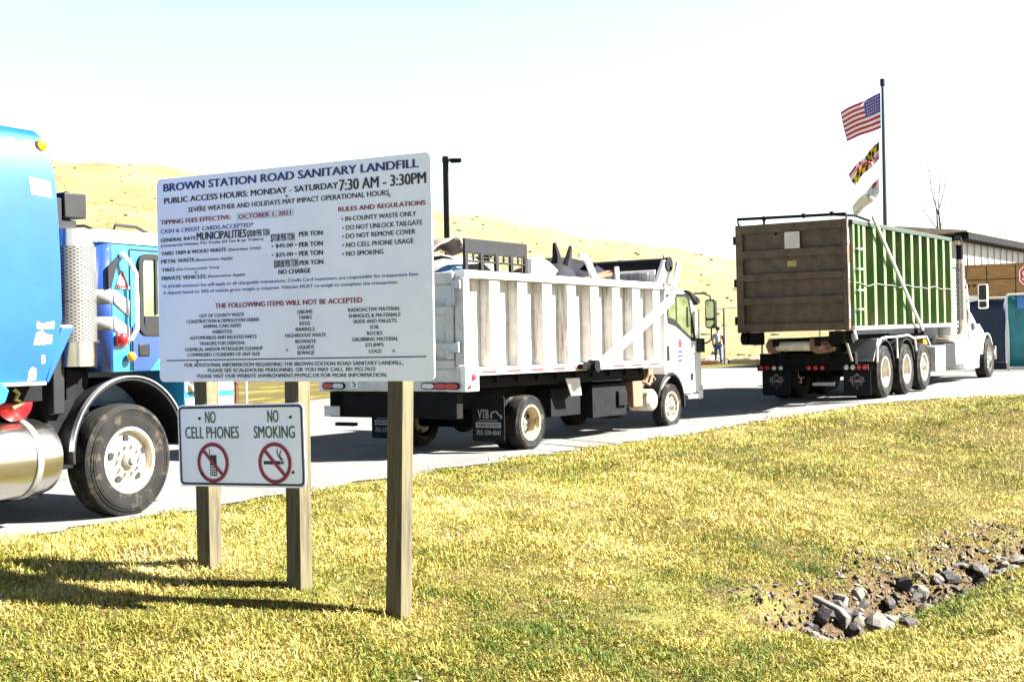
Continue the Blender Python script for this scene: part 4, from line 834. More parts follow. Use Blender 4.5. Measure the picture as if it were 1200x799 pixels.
vn = MB(); vn.box(8.22, 8.45, -1.0, -.94, 1.28, 1.45); vn.build('bonnet_vent', M['black'], ot, bevel=.01)
mf_ = MB(); mf_.box(9.72, 9.76, -1.15, -.8, .35, .9); mf_.build('front_flap', M['black'], ot)
bm = MB(); bm.box(10.3, 10.45, -1.1, 1.0, .45, .8); bm.build('bumper', M['chrome'], ot, bevel=.02)
stp = MB(); stp.prism([(6.7, .98), (6.7, .42), (7.0, .3), (8.3, .3), (8.3, .42), (8.4, .98)], 'y', -1.12, -.6); stp.build('side_step', M['whiteclean'], ot, bevel=.015)
bxk = MB(); bxk.box(4.95, 6.0, -1.1, -.6, .42, .98); bxk.build('battery_tray', M['black'], ot, bevel=.01)
bxk = MB(); bxk.box(6.05, 6.65, -1.1, -.6, .45, 1.02); bxk.build('fuel_tank', M['dirtywhite'], ot, bevel=.03)
dkp = MB(); dkp.box(5.7, 8.3, -1.13, -.6, 1.0, 1.04); dkp.build('deck_plate', M['whiteclean'], ot)
sk_ = MB(); sk_.tube([(5.9, -.7, 1.1), (6.2, -1.0, 1.08), (6.45, -1.1, 1.14), (6.55, -1.12, 1.4), (6.55, -1.12, 3.0), (6.55, -1.12, 3.22), (6.5, -1.12, 3.38), (6.38, -1.12, 3.5)], [.075]*5+[.075]*3, n=16)
sko = sk_.build('exhaust_stack', mat('stained_chrome', (.6, .48, .34), .3, .9, var=.25, scale=4), ot)
hs = MB(); hs.lathe([(1.55, .08), (1.55, .1), (2.9, .1), (2.9, .08)], c=(0, 0, 0), ax='z', n=28); hh = hs.build('heat_shield', pm, sko); hh.location = (6.55, -1.12, 0)
tp = MB(); tp.tube([(6.55, -1.12, 3.0), (6.55, -1.12, 3.2), (6.5, -1.12, 3.4), (6.36, -1.12, 3.53)], .083, n=16); tp.build('stack_tip', M['tarp'], sko)
tn = MB(); tn.lathe([(1.1, .05), (1.14, .22), (2.75, .22), (2.8, .05)], c=(6.05, -.9, 0), ax='z', n=24); tn.box(5.85, 6.2, -1.1, -.6, 2.8, 3.0); tno = tn.build('hydraulic_tank', M['dirtywhite'], ot, bevel=.01)
lad = MB()
for z in np.arange(1.2, 2.8, .1): lad.box(6.29, 6.38, -1.1, -1.0, z, z+.05)
lad.build('corrugated_hose', M['black'], tno)
hb = MB(); hb.prism([(5.55, 3.45), (5.55, 2.85), (6.4, 2.85), (6.4, 2.98), (6.25, 3.0), (5.95, 3.45)], 'y', -1.02, .92); hb.build('headboard', M['tarp'], ot, bevel=.01)
mr = MB(); mr.prism(rr_rect(-1.42, -1.2, 1.8, 2.42, .04, 4), 'x', 8.0, 8.12); mr.tube([(7.8, -.95, 2.0), (8.05, -1.25, 2.05)], .03); mr.tube([(7.8, -.95, 2.1), (8.05, -1.25, 2.13)], .02); mro = mr.build('mirror', M['whiteclean'], ot, bevel=.01)
mg = MB(); mg.prism(rr_rect(-1.4, -1.22, 2.02, 2.39, .03, 4), 'x', 7.99, 7.998); mg.prism(rr_rect(-1.4, -1.22, 1.83, 1.98, .03, 4), 'x', 7.99, 7.998); mg.build('mirror_glass', M['black'], mro)
an = MB(); an.cyl((7.7, -.97, 2.3), (7.66, -1.05, 3.05), .02, .012, n=6); an.build('antenna', M['black'], ocab)

# container: a thing of its own, riding on the truck
ct = thing('rolloff_container', (6.4798, 26.317, .36), 'tall green ribbed waste container with a rusty brown rear door', 'container', TH(32.8), PIT)
YR, YL, ZB, ZT = -1.03, .96, 1.40, 3.47; X0, X1 = -1.93, 5.45
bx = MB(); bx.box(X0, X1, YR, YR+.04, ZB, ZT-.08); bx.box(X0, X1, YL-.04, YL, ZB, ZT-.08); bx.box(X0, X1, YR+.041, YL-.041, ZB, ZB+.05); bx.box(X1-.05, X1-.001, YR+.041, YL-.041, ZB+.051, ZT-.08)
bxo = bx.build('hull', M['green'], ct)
xs_ = np.linspace(X0+.62, X1-.18, 11)
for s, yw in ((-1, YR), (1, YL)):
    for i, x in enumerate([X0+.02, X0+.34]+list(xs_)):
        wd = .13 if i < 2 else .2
        p = MB(); p.prism([(x, yw), (x+.015, yw+s*.17), (x+wd-.015, yw+s*.17), (x+wd, yw)], 'z', ZB+.065, ZT-.095); p.build('rib', M['greenlit'], bxo, bevel=.006)
    y0, y1 = sorted((yw+s*.001, yw+s*.185)); p = MB(); p.box(X0-.005, X1+.01, y0, y1, ZB-.02, ZB+.06); p.build('bottom_rail', M['steel'], bxo, bevel=.01)
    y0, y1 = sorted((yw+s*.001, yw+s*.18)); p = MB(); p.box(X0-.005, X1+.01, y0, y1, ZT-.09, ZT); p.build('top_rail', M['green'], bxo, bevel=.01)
rd_ = MB(); rd_.box(X0-.05, X0-.004, -1.14, 1.07, ZB+.03, ZT-.01); door = rd_.build('rear_door', M['brown'], ct, bevel=.005)
q = MB()
for z0, z1 in ((ZB-.005, ZB+.15), (1.92, 2.06), (2.38, 2.52), (2.82, 2.98), (ZT-.16, ZT+.01)): q.box(X0-.13, X0-.049, -1.05, .98, z0, z1)
for y in (-1.145, .99): q.box(X0-.14, X0-.048, y-.045 if y > 0 else y, y+.1 if y > 0 else y+.094, ZB-.01, ZT+.015)
q.build('door_frame', M['brown'], door, bevel=.012)
for z in (1.62, 2.36, 3.2): 
    p = MB(); p.box(X0-.1, X0+.08, 1.091, 1.15, z-.05, z+.05); p.cyl((X0-.02, 1.15, z-.08), (X0-.02, 1.15, z+.08), .035); p.build('hinge', M['chassis'], door, bevel=.005)
for z in (1.75, 2.5, 3.15): 
    p = MB(); p.box(X0-.145, X0-.1, -1.165, -1.147, z-.14, z+.14); p.build('latch_bar', M['decal'], door)
p = MB(); p.box(X0-.139, X0-.131, -.22, .08, 2.98, 3.30); ppo = p.build('paper_notice', M['dirtywhite'], door) 
p = MB(); p.box(X0-.06, X0-.051, -.12, .06, 2.64, 2.75); p.build('yellow_sticker', mat('yellow_label', (.36, .3, .08), .6), door)
p = MB()
for z in (1.78, 2.14, 2.54, 2.92): p.tube([(X0+.1, YR-.17, z), (X0+.1, YR-.23, z), (X0+.42, YR-.23, z), (X0+.42, YR-.17, z)], .014, n=6)
p.build('ladder', M['decal'], ct)
p = MB(); p.tube([(X0-.05, YR-.1, 2.3)]+[(x, YR-.185, 2.28-.02*math.sin(k*1.7)-(.035 if k % 2 else 0)) for k, x in enumerate(np.linspace(X0+.3, X1-.1, 14))], .009, n=6); p.build('side_rope', M['reflect'], ct)
p = MB(); p.tube([(X0-.02, -1.1, ZT), (X0-.1, -1.12, ZT+.1), (X0-.1, 1.05, ZT+.14), (X0-.02, 1.05, ZT), (X0-.05, 1.1, ZT-.05)], .03, n=8); p.tube([(X0-.1, .5, ZT+.13), (X0-.1, .5, ZT)], .025); p.tube([(X0-.1, -.9, ZT+.1), (X0+.3, -1.16, ZT+.09), (X0+1.2, -1.16, ZT+.04)], .028)
for y in (.5, -.3, -.85): p.ball((X0-.1, y, ZT+.12), .05)
p.build('tarp_frame', M['chassis'], ct)
lw = MB(); lw.cyl((X0+.1, .95, 1.27), (X0+.1, 1.08, 1.27), .13, n=18); lw.cyl((X0+.1, -1.15, 1.27), (X0+.1, -1.02, 1.27), .13, n=18); lw.box(X0, X0+.3, .7, .9, 1.14, 1.38); lw.box(X0, X0+.3, -.95, -.7, 1.14, 1.38); lw.build('ground_roller', M['chassis'], ct, bevel=.01)
hk = MB(); hk.tube([(X0-.02, -1.2, 1.38), (X0-.06, -1.24, 1.3), (X0-.02, -1.24, 1.22), (X0+.05, -1.22, 1.24)], .022); hk.build('hook', M['decal'], ct)
ua = MB()
q2 = random.Random(5)
for k in range(26):
    x = q2.uniform(X0+.15, X1-.2); y = q2.uniform(YR+.1, YL-.1); r = q2.uniform(.1, .28); ua.ball((x, y, ZT-.14+q2.uniform(-.1, .1)), r*1.6, r, r*.55, n=8, m=5)
lo = ua.build('waste_load', M['tarp'], None); lo.matrix_world = ot.matrix_basis.copy(); tag(lo, 'dark lumpy waste filling the green ribbed container up to its rim', 'waste')
tp = MB(); tp.beam((-.95, -1.30, 3.56), (2.5, -1.30, 1.27), .05, .07); tpo = tp.build('tarp_pole', M['dirtywhite'], ot, bevel=.01)
p = MB(); p.cyl((2.45, -1.33, 1.3), (2.45, -1.15, 1.3), .07); p.box(2.1, 2.5, -1.28, -1.2, 1.28, 1.36); p.build('pole_pivot', M['chassis'], tpo)

# ------------------------------------------------------------------ landfill notice board
SROT = TH(28.2); SO = (-.5169, 8.48, 0)
sg = thing('notice_board', SO, 'large white landfill notice board covered in printed rules and fees, on three timber posts', 'sign', SROT)
p = MB(); P = rr_rect(-2.425, .0, 1.311, 2.833, .045, 6); p.prism([(-a, b) for a, b in P], 'x', 0, .014); pn = p.build('panel', M['signwhite'], sg, bevel=.003)
post_xy = [(-.33, 1.0), (-1.2, 1.0), (-2.045, 1.0)]
for (u, hw), tilt in zip([(-.325, .07), (-1.203, .07), (-2.047, .068)], (.031, .006, -.004)):
    wx = Matrix.Rotation(SROT, 3, 'Z') @ Vector((.09, -u, 0)); g0 = gz(SO[0]+wx.x, SO[1]+wx.y)-.25
    p = MB(); p.box(.018, .155, -.062, .062, g0, 2.72); o = p.build('post', M['post'], sg, bevel=.006)
    o.location = (0, -u, 0); o.rotation_euler = (0, 0, 0); o.matrix_basis = Matrix.Translation((0, -u, 1.3)) @ Matrix.Rotation(tilt, 4, 'X') @ Matrix.Translation((0, 0, -1.3))
TXT = [
('BROWN STATION ROAD SANITARY LANDFILL', -2.35, -0.095, 2.735, 0.057, 'N'),
('PUBLIC ACCESS HOURS: MONDAY - SATURDAY', -2.347, -0.754, 2.644, 0.042, 'K'),
('7:30 AM - 3:30PM', -0.741, -0.04, 2.625, 0.074, 'K'),
('SEVERE WEATHER AND HOLIDAYS MAY IMPACT OPERATIONAL HOURS', -2.112, -0.335, 2.566, 0.035, 'k'),
('TIPPING FEES EFFECTIVE:', -2.387, -1.709, 2.49, 0.032, 'R'),
('OCTOBER 1, 2021', -1.636, -1.166, 2.487, 0.031, 'R'),
('CASH & CREDIT CARDS ACCEPTED*', -2.389, -1.502, 2.423, 0.03, 'b'),
('GENERAL RATE', -2.388, -2.045, 2.359, 0.027, 'K'),
('MUNICIPALITIES', -2.034, -1.571, 2.353, 0.057, 'K'),
('$70.00 PER TON', -1.56, -1.359, 2.352, 0.047, 'K'),
('$77.00 PER TON', -1.345, -1.137, 2.308, 0.049, 'K'),
('PER TON', -1.094, -0.892, 2.329, 0.032, 'K'),
('(Commercial Vehicles, P/U Trucks 3/4 Ton & up, Trailers)', -2.388, -1.415, 2.322, 0.02, 'k'),
('YARD TRIM & WOOD WASTE', -2.385, -1.756, 2.259, 0.027, 'K'),
('(Saturdays Only)', -1.737, -1.439, 2.26, 0.019, 'k'),
('• $45.00 •', -1.339, -1.117, 2.26, 0.028, 'K'),
('PER TON', -1.095, -0.893, 2.255, 0.033, 'K'),
('METAL WASTE', -2.386, -2.061, 2.199, 0.028, 'K'),
('(Restrictions Apply)', -2.049, -1.7, 2.199, 0.02, 'k'),
('• $25.00 •', -1.34, -1.118, 2.196, 0.028, 'K'),
('PER TON', -1.097, -0.893, 2.192, 0.033, 'K'),
('TIRES', -2.383, -2.254, 2.137, 0.025, 'K'),
('(No Construction Tires)', -2.237, -1.828, 2.139, 0.019, 'k'),
('$500.00 PER TON', -1.32, -1.109, 2.122, 0.048, 'K'),
('PER TON', -1.094, -0.89, 2.127, 0.032, 'K'),
('PRIVATE VEHICLES', -2.384, -1.957, 2.072, 0.028, 'K'),
('(Restrictions Apply)', -1.934, -1.589, 2.075, 0.019, 'k'),
('NO CHARGE', -1.282, -1.001, 2.071, 0.033, 'K'),
('*A $10.00 minimum fee will apply to all chargeable transactions. Credit Card customers are responsible for transaction fees.', -2.385, -0.106, 2.014, 0.023, 'b'),
('A deposit based on 50% of vehicle gross weight is required. Vehicles MUST re-weigh to complete the transaction.', -2.372, -0.273, 1.967, 0.023, 'b'),
('THE FOLLOWING ITEMS WILL NOT BE ACCEPTED', -1.869, -0.569, 1.849, 0.035, 'R'),
('OUT OF COUNTY WASTE', -2.023, -1.6, 1.784, 0.025, 'k'),
('CONSTRUCTION & DEMOLITION DEBRIS', -2.147, -1.466, 1.744, 0.025, 'k'),
('ANIMAL CARCASSES', -1.989, -1.631, 1.706, 0.025, 'k'),
('ASBESTOS', -1.901, -1.716, 1.664, 0.025, 'k'),
('AUTOMOBILES AND RELATED PARTS', -2.116, -1.491, 1.623, 0.025, 'k'),
('TRAILERS FOR DISPOSAL', -2.027, -1.593, 1.58, 0.025, 'k'),
('CHEMICAL AND/OR PETROLEUM CLEANUP', -2.166, -1.437, 1.538, 0.025, 'k'),
('COMPRESSED CYLINDERS OF ANY SIZE', -2.143, -1.462, 1.498, 0.025, 'k'),
('DRUMS', -1.12, -0.992, 1.786, 0.026, 'k'),
('TANKS', -1.111, -0.999, 1.748, 0.026, 'k'),
('KEGS', -1.103, -1.011, 1.706, 0.026, 'k'),
('BARRELS', -1.138, -0.974, 1.665, 0.025, 'k'),
('HAZARDOUS WASTE', -1.232, -0.88, 1.623, 0.025, 'k'),
('BIOWASTE', -1.144, -0.965, 1.58, 0.025, 'k'),
('LIQUIDS', -1.124, -0.983, 1.54, 0.026, 'k'),
('SEWAGE', -1.129, -0.981, 1.5, 0.026, 'k'),
('RADIOACTIVE MATERIAL', -0.685, -0.261, 1.788, 0.025, 'k'),
('SHINGLES & MATERIALS', -0.682, -0.26, 1.747, 0.025, 'k'),
('SKIDS AND PALLETS', -0.645, -0.292, 1.708, 0.025, 'k'),
('SOIL', -0.508, -0.432, 1.667, 0.025, 'k'),
('ROCKS', -0.533, -0.409, 1.625, 0.025, 'k'),
('GRUBBING MATERIAL', -0.656, -0.279, 1.585, 0.025, 'k'),
('STUMPS', -0.547, -0.399, 1.545, 0.025, 'k'),
('LOGS', -0.518, -0.419, 1.503, 0.025, 'k'),
('FOR ADDITIONAL INFORMATION REGARDING THE BROWN STATION ROAD SANITARY LANDFILL,', -2.174, -0.245, 1.422, 0.026, 'k'),
('PLEASE SEE SCALEHOUSE PERSONNEL OR YOU MAY CALL 301.952.7625', -1.949, -0.47, 1.382, 0.026, 'k'),
('PLEASE VISIT OUR WEBSITE ENVIRONMENT.MYPGC.US FOR MORE INFORMATION.', -2.051, -0.375, 1.341, 0.026, 'k'),
('RULES AND REGULATIONS', -0.753, -0.046, 2.481, 0.031, 'R'),
('• IN-COUNTY WASTE ONLY', -0.727, -0.121, 2.413, 0.031, 'k'),
('• DO NOT UNLOCK TAILGATE', -0.724, -0.074, 2.351, 0.032, 'k'),
('• DO NOT REMOVE COVER', -0.726, -0.129, 2.293, 0.032, 'k'),
('• NO CELL PHONE USAGE', -0.727, -0.144, 2.232, 0.032, 'k'),
('• NO SMOKING', -0.728, -0.387, 2.172, 0.032, 'k'),
]
SF = lambda u, v: (-.0035, -u, v)
BOLD = {'N': .032, 'K': .028, 'R': .028, 'k': .016, 'b': .012}
INK = {'N': 'ink_navy', 'K': 'ink_black', 'R': 'ink_red', 'k': 'ink_black', 'b': 'ink_blue'}
def pick(f): return [(t[0], t[1], t[2], t[3], t[4], BOLD[t[5]]) for t in TXT if f(t)]
lettering('heading', pick(lambda t: t[5] == 'N'), M['ink_navy'], SF, pn)
lettering('opening_hours', pick(lambda t: t[3] > 2.55 and t[5] in 'Kk'), M['ink_black'], SF, pn)
lettering('red_lettering', pick(lambda t: t[5] == 'R'), M['ink_red'], SF, pn)
lettering('fee_line', pick(lambda t: 2.05 < t[3] < 2.5 and t[5] in 'Kk' and t[1] < -.8), M['ink_black'], SF, pn)
lettering('rule_line', pick(lambda t: 2.05 < t[3] < 2.5 and t[5] in 'Kk' and t[1] > -.8), M['ink_black'], SF, pn)
lettering('blue_lettering', pick(lambda t: t[5] == 'b'), M['ink_blue'], SF, pn)
lettering('banned_item', pick(lambda t: 1.45 < t[3] < 1.82 and t[5] in 'Kk'), M['ink_black'], SF, pn)
lettering('contact_line', pick(lambda t: t[3] < 1.45), M['ink_black'], SF, pn)
p = MB(); p.add([SF(-2.349, 1.467), SF(-.06, 1.470), SF(-.06, 1.478), SF(-2.349, 1.475)], [(0, 1, 2, 3)]); p.build('divider', M['ink_black'], pn, smooth=False, recalc=False)
p = MB()   # pasted-over price patches
for u0, u1, v0, v1 in ((-1.347, -1.133, 2.300, 2.362), (-1.324, -1.104, 2.113, 2.178), (-1.66, -1.14, 2.474, 2.532)): p.add([(-.0018, -u0, v0), (-.0018, -u1, v0), (-.0018, -u1, v1), (-.0018, -u0, v1)], [(0, 1, 2, 3)])
p.build('price_patch', mat('patch_white', (.8, .84, .9), .45, var=.03), pn, smooth=False)
for u, v in ((-2.0, 2.60), (-.33, 2.56), (-.33, 2.02), (-.32, 1.515), (-1.22, 1.535), (-2.05, 2.12), (-2.05, 1.46), (-1.2, 2.62)): MB().lathe([(0, .011), (-.006, .009), (-.008, .001)], c=(-.001, -u, v), ax='x', n=10).build('bolt', M['steel'], pn)

# smaller sign on the same posts
ss = thing('prohibition_sign', SO, 'small white sign with red no-phone and no-smoking symbols, below the notice board', 'sign', SROT)
Ms = Matrix.Translation((0, 1.667, .85)) @ Matrix.Rotation(-.022, 4, 'X')
def S2(x, u, v):
    p_ = Ms @ Vector((x, -(u), v)); return tuple(p_)
def spoly(poly, x0, x1): 
    mb = MB(); n = len(poly); mb.add([S2(x0, *q_) for q_ in poly]+[S2(x1, *q_) for q_ in poly], [list(range(n)), list(range(n, 2*n))[::-1]]+[(k, (k+1) % n, n+(k+1) % n, n+k) for k in range(n)]); return mb
SW, SH = .585, .30
b1 = spoly(rr_rect(-SW, SW, -SH, SH, .045, 6), .004, .013); sp1 = b1.build('panel', M['signwhite'], ss, bevel=.001)
def ringm(po, pi_, x): 
    mb = MB(); n = len(po); mb.add([S2(x, *q_) for q_ in po]+[S2(x, *q_) for q_ in pi_], [(k, (k+1) % n, n+(k+1) % n, n+k) for k in range(n)]); return mb
ringm(rr_rect(-SW+.012, SW-.012, -SH+.012, SH-.012, .036, 6), rr_rect(-SW+.028, SW-.028, -SH+.028, SH-.028, .024, 6), .0015).build('border', M['ink_black'], sp1, smooth=False)
SM = lambda u, v: S2(.001, u, v)
lettering('lettering', [('NO', -.316, -.218, .165, .085, .012), ('CELL PHONES', -.512, -.004, .053, .085, .012), ('NO', .264, .362, .165, .085, .012), ('SMOKING', .136, .502, .053, .085, .012)], M['ink_green'], SM, sp1)
for cu, nm in ((-.255, 'phone'), (.317, 'cigarette')):
    cv = -.125; ro, ri = .148, .120
    k = 40; po = [(cu+ro*math.cos(2*PI*j/k), cv+ro*math.sin(2*PI*j/k)) for j in range(k)]; pi_ = [(cu+ri*math.cos(2*PI*j/k), cv+ri*math.sin(2*PI*j/k)) for j in range(k)]
    mb = ringm(po, pi_, -.0015); a = R_(135); d = (math.cos(a), math.sin(a)); nn_ = (-d[1]*.0125, d[0]*.0125)
    mb.add([S2(-.0015, cu+d[0]*.122+nn_[0], cv+d[1]*.122+nn_[1]), S2(-.0015, cu-d[0]*.122+nn_[0], cv-d[1]*.122+nn_[1]), S2(-.0015, cu-d[0]*.122-nn_[0], cv-d[1]*.122-nn_[1]), S2(-.0015, cu+d[0]*.122-nn_[0], cv+d[1]*.122-nn_[1])], [(0, 1, 2, 3)])
    mb.build('prohibition_ring', M['ink_red'], sp1, smooth=False)
    sb = MB()
    def sq(u0, u1, v0, v1, x=.0): sb.add([S2(x, u0, v0), S2(x, u1, v0), S2(x, u1, v1), S2(x, u0, v1)], [(0, 1, 2, 3)])
    if nm == 'phone':
        sq(cu-.028, cu+.033, cv-.095, cv+.055); sq(cu-.032, cu-.026, cv+.055, cv+.1)
        so_ = sb.build('phone_symbol', M['ink_black'], sp1, smooth=False); sb = MB()
        for r_ in range(4):
            for c__ in range(3): sq(cu-.02+.017*c__, cu-.009+.017*c__, cv-.085+.018*r_, cv-.075+.018*r_, -.0008)
        sb.build('phone_keys', M['signwhite'], so_, smooth=False)
    else:
        sq(cu-.1, cu+.05, cv-.01, cv+.014); sq(cu+.056, cu+.066, cv-.01, cv+.014); sq(cu+.072, cu+.08, cv-.01, cv+.014)
        def ribbon(pts, w2):
            for (a0, b0), (a1, b1_) in zip(pts[:-1], pts[1:]):
                dx, dy = a1-a0, b1_-b0; L = math.hypot(dx, dy); nx, ny = -dy/L*w2, dx/L*w2
                sb.add([S2(0, a0-nx, b0-ny), S2(0, a1-nx, b1_-ny), S2(0, a1+nx, b1_+ny), S2(0, a0+nx, b0+ny)], [(0, 1, 2, 3)])
        ribbon([(cu+.062+.0*t, cv+.02) if t == 0 else (cu+.062-.02*math.sin(t*1.2)*(1)-.028*t/2.2, cv+.02+.034*t) for t in np.linspace(0, 2.4, 12)], .004)
        ribbon([(cu+.08-.022*math.sin(t*1.5+.3)-.012*t, cv+.02+.034*t) for t in np.linspace(0, 2.0, 12)], .004)
        sb.build('cigarette_symbol', M['ink_black'], sp1, smooth=False)
for u, v in ((-.37, .2), (.47, .2), (-.36, -.21), (.475, -.19)):
    c0 = S2(.002, u, v); MB().lathe([(0, .011), (-.008, .009), (-.01, .001)], c=c0, ax='x', n=10).build('bolt', M['black'], sp1)

# ------------------------------------------------------------------ far furniture of the yard
lp = thing('street_lamp', (-2.47, 50, .45), 'tall dark street lamp with a flat head, rising behind the white dump truck', 'street lamp')
p = MB(); p.box(-.11, .11, -.11, .11, .5, 8.55); p.box(-.13, .13, -.13, .13, 8.3, 8.5); p.build('pole', M['black'], lp, bevel=.02)
p = MB(); p.cyl((0, 0, -.1), (0, 0, .5), .28, .26, n=20); p.build('footing', M['concrete'], lp)
p = MB(); p.beam((.1, 0, 8.4), (.3, 0, 8.4), .07, .07); p.box(.16, .62, -.16, .16, 8.33, 8.45); p.box(.2, .56, -.12, .12, 8.30, 8.33); p.build('lamp_head', M['chassis'], lp, bevel=.02)

fp_ = thing('flagpole', (20.53, 70, .5), 'tall dark flagpole with three flags, rising behind the green container', 'flagpole')
p = MB(); p.tube([(0, 0, 0), (0, 0, 7), (0, 0, 14.9)], [.14, .12, .075], n=14); p.build('pole', mat('dark_bronze', (.02, .03, .035), .4), fp_)
p = MB(); p.cyl((0, 0, 14.9), (0, 0, 15.3), .13, .13, n=14); p.build('finial', M['black'], fp_, bevel=.03)
p = MB(); p.box(-.12, .12, -.2, -.12, 1.1, 1.3); p.build('cleat', M['steel'], fp_)
def flag(name, corners, label, colours, face, nu=40, nv=26, amp=.11):
    """corners: top hoist, bottom hoist, top fly, bottom fly; colours by cell via face(u, v) -> material index"""
    th, bh, tf, bf = [Vector(c) for c in corners]; mb = MB(); rows = []
    for i in range(nu+1):
        u = i/nu; row = []
        for j in range(nv+1):
            v = j/nv; q_ = (th*(1-v)+bh*v)*(1-u)+(tf*(1-v)+bf*v)*u
            q_ = q_+Vector((0, amp*math.sin(7*u+2.5*v)*min(1, u*3), .35*amp*math.sin(9*u+1.5*v+1)*u)); row.append(tuple(q_-th))
        rows.append(row)
    mb.grid(rows)
    o = mb.build(name, colours, None, recalc=False, solid=.004); o.location = th
    for k, pl_ in enumerate(o.data.polygons): pl_.material_index = face((k//nv+.5)/nu, (k % nv+.5)/nv)
    return tag(o, label, 'flag')
fr = mat('flag_red', (.5, .015, .04), .8, var=.05); fw_ = mat('flag_white', (.8, .8, .8), .8, var=.03); fb = mat('flag_blue', (.1, .09, .33), .8, var=.05); fy = mat('flag_yellow', (.75, .5, .01), .8, var=.05); fk = mat('flag_black', (.02, .015, .01), .8, var=.05)
us = flag('flag', [(20.4, 70, 15.05), (20.4, 70, 13.1), (18.30, 70.3, 14.1), (18.6, 70.3, 12.5)], 'red, white and blue striped flag, topmost on the pole', [fr, fw_, fb], lambda u, v: 2 if (u < .42 and v < 7/13) else (int(v*13) % 2), nv=26)
st_ = MB()
for r_ in range(5):
    for c__ in range(6):
        u = .04+.34*(c__+.5)/6; v = .03+.46*(r_+.5)/5
        th, bh, tf, bf = [Vector(c) for c in [(20.4, 70, 15.05), (20.4, 70, 13.1), (18.30, 70.3, 14.1), (18.6, 70.3, 12.5)]]
        q_ = (th*(1-v)+bh*v)*(1-u)+(tf*(1-v)+bf*v)*u+Vector((0, .11*math.sin(7*u+2.5*v)*min(1, u*3)-.012, .0385*math.sin(9*u+1.5*v+1)*u))-th
        P = [q_+Vector(((.045 if k % 2 == 0 else .018)*math.sin(2*PI*k/10), 0, (.045 if k % 2 == 0 else .018)*math.cos(2*PI*k/10))) for k in range(10)]
        st_.add(P, [list(range(10))])
st_.build('star', fw_, us, smooth=False, solid=.003)
def md(u, v):
    qu, qv = u > .5, v > .5
    if qu == qv:                                          # gold and black paly with a bend
        s = int((u % .5)/.5*6) % 2; bend = ((u % .5)/.5 < (v % .5)/.5); return (1 if s else 0) if not bend else (0 if s else 1)
    a, b_ = (u % .5)/.5-.5, (v % .5)/.5-.5; cross = min(abs(a), abs(b_)) < .13; quad = (a > 0) == (b_ > 0)
    return (2 if quad else 3) if cross else (3 if quad else 2)
flag('flag', [(20.28, 70, 12.4), (20.28, 70, 11.45), (18.75, 70.4, 10.75), (19.15, 70.6, 10.15)], 'yellow, black, red and white quartered flag, middle of the three on the pole', [fy, fk, fr, fw_], md, nu=48, nv=32, amp=.34)
cr2 = mat('flag_brown', (.45, .03, .03), .8); cr3 = mat('flag_tan', (.6, .4, .12), .8)
def cream(u, v):
    if (u-.16)**2/.008+(v-.2)**2/.03 < 1: return 1
    if .06 < u < .3 and abs(v-.52-.2*(u-.2)) < .03: return 1
    if (u-.5)**2/.006+(v-.35)**2/.03 < 1 or (abs(u-.5) < .012 and .3 < v < .8): return 2
    if .72 < u < .95 and abs(v-.7+.6*(u-.8)) < .05: return 2
    return 0
flag('flag', [(20.24, 70, 10.4), (20.24, 70, 9.55), (18.9, 70.4, 8.95), (19.15, 70.5, 8.3)], 'white flag with faded brown marks, lowest of the three on the pole', [fw_, cr2, cr3], cream, nu=44, nv=30, amp=.32)

# metal building behind the green container
bl_ = thing('metal_building', (17.3, 49.5, .5), 'grey ribbed metal building with a dark roof edge, behind the plywood wall', 'building', math.atan2(.802, .597))
p = MB(); p.box(0, 40, 0, 4.5, 0, 4.80)
def ribs_box(): 
    q_ = MB()
    for x in np.arange(.2, 30, .9): q_.prism([(x, 0), (x+.05, -.05), (x+.15, -.05), (x+.2, 0)], 'z', .1, 4.78)
    return q_
wl = p.build('wall', mat('grey_cladding', (.36, .37, .38), .5, .2, var=.08), bl_); ribs_box().build('cladding_rib', M['galv'], wl)
p = MB(); p.box(-.4, 40.4, -.55, -.02, 4.81, 5.1); p.build('fascia', M['chassis'], bl_, bevel=.02)
p = MB(); p.prism([(-.5, 5.102), (-.5, 5.16), (2.25, 5.5), (5, 5.16), (5, 5.102)], 'x', -.4, 40.4); p.build('roof', mat('roof_sheet', (.4, .35, .27), .6, var=.15), bl_)

pw = thing('plywood_wall', (14.4, 46.0, .5), 'orange-brown plywood wall with joints, in front of the grey metal building', 'wall', math.atan2(-.5, .87))
p = MB(); p.box(0, 7.0, 0, .05, 0, 3.55); pwp = p.build('plywood_sheet', M['plywood'], pw)
p = MB()
for x in (1.7, 2.55, 3.5, 4.9, 6.4): p.box(x, x+.03, -.012, -.002, 0, 3.54)
for z in (2.15, 3.05): p.box(0, 7, -.016, -.004, z, z+.03)
for k in range(5): p.box(1.3+.2*k, 1.4+.2*k, -.016, -.004, 2.82, 2.92)
p.build('joint', mat('joint_dark', (.07, .03, .012), .8), pwp)
p = MB(); p.box(0, 7.0, -.04, .07, 3.552, 3.60); p.build('top_rail', M['plywood'], pw)

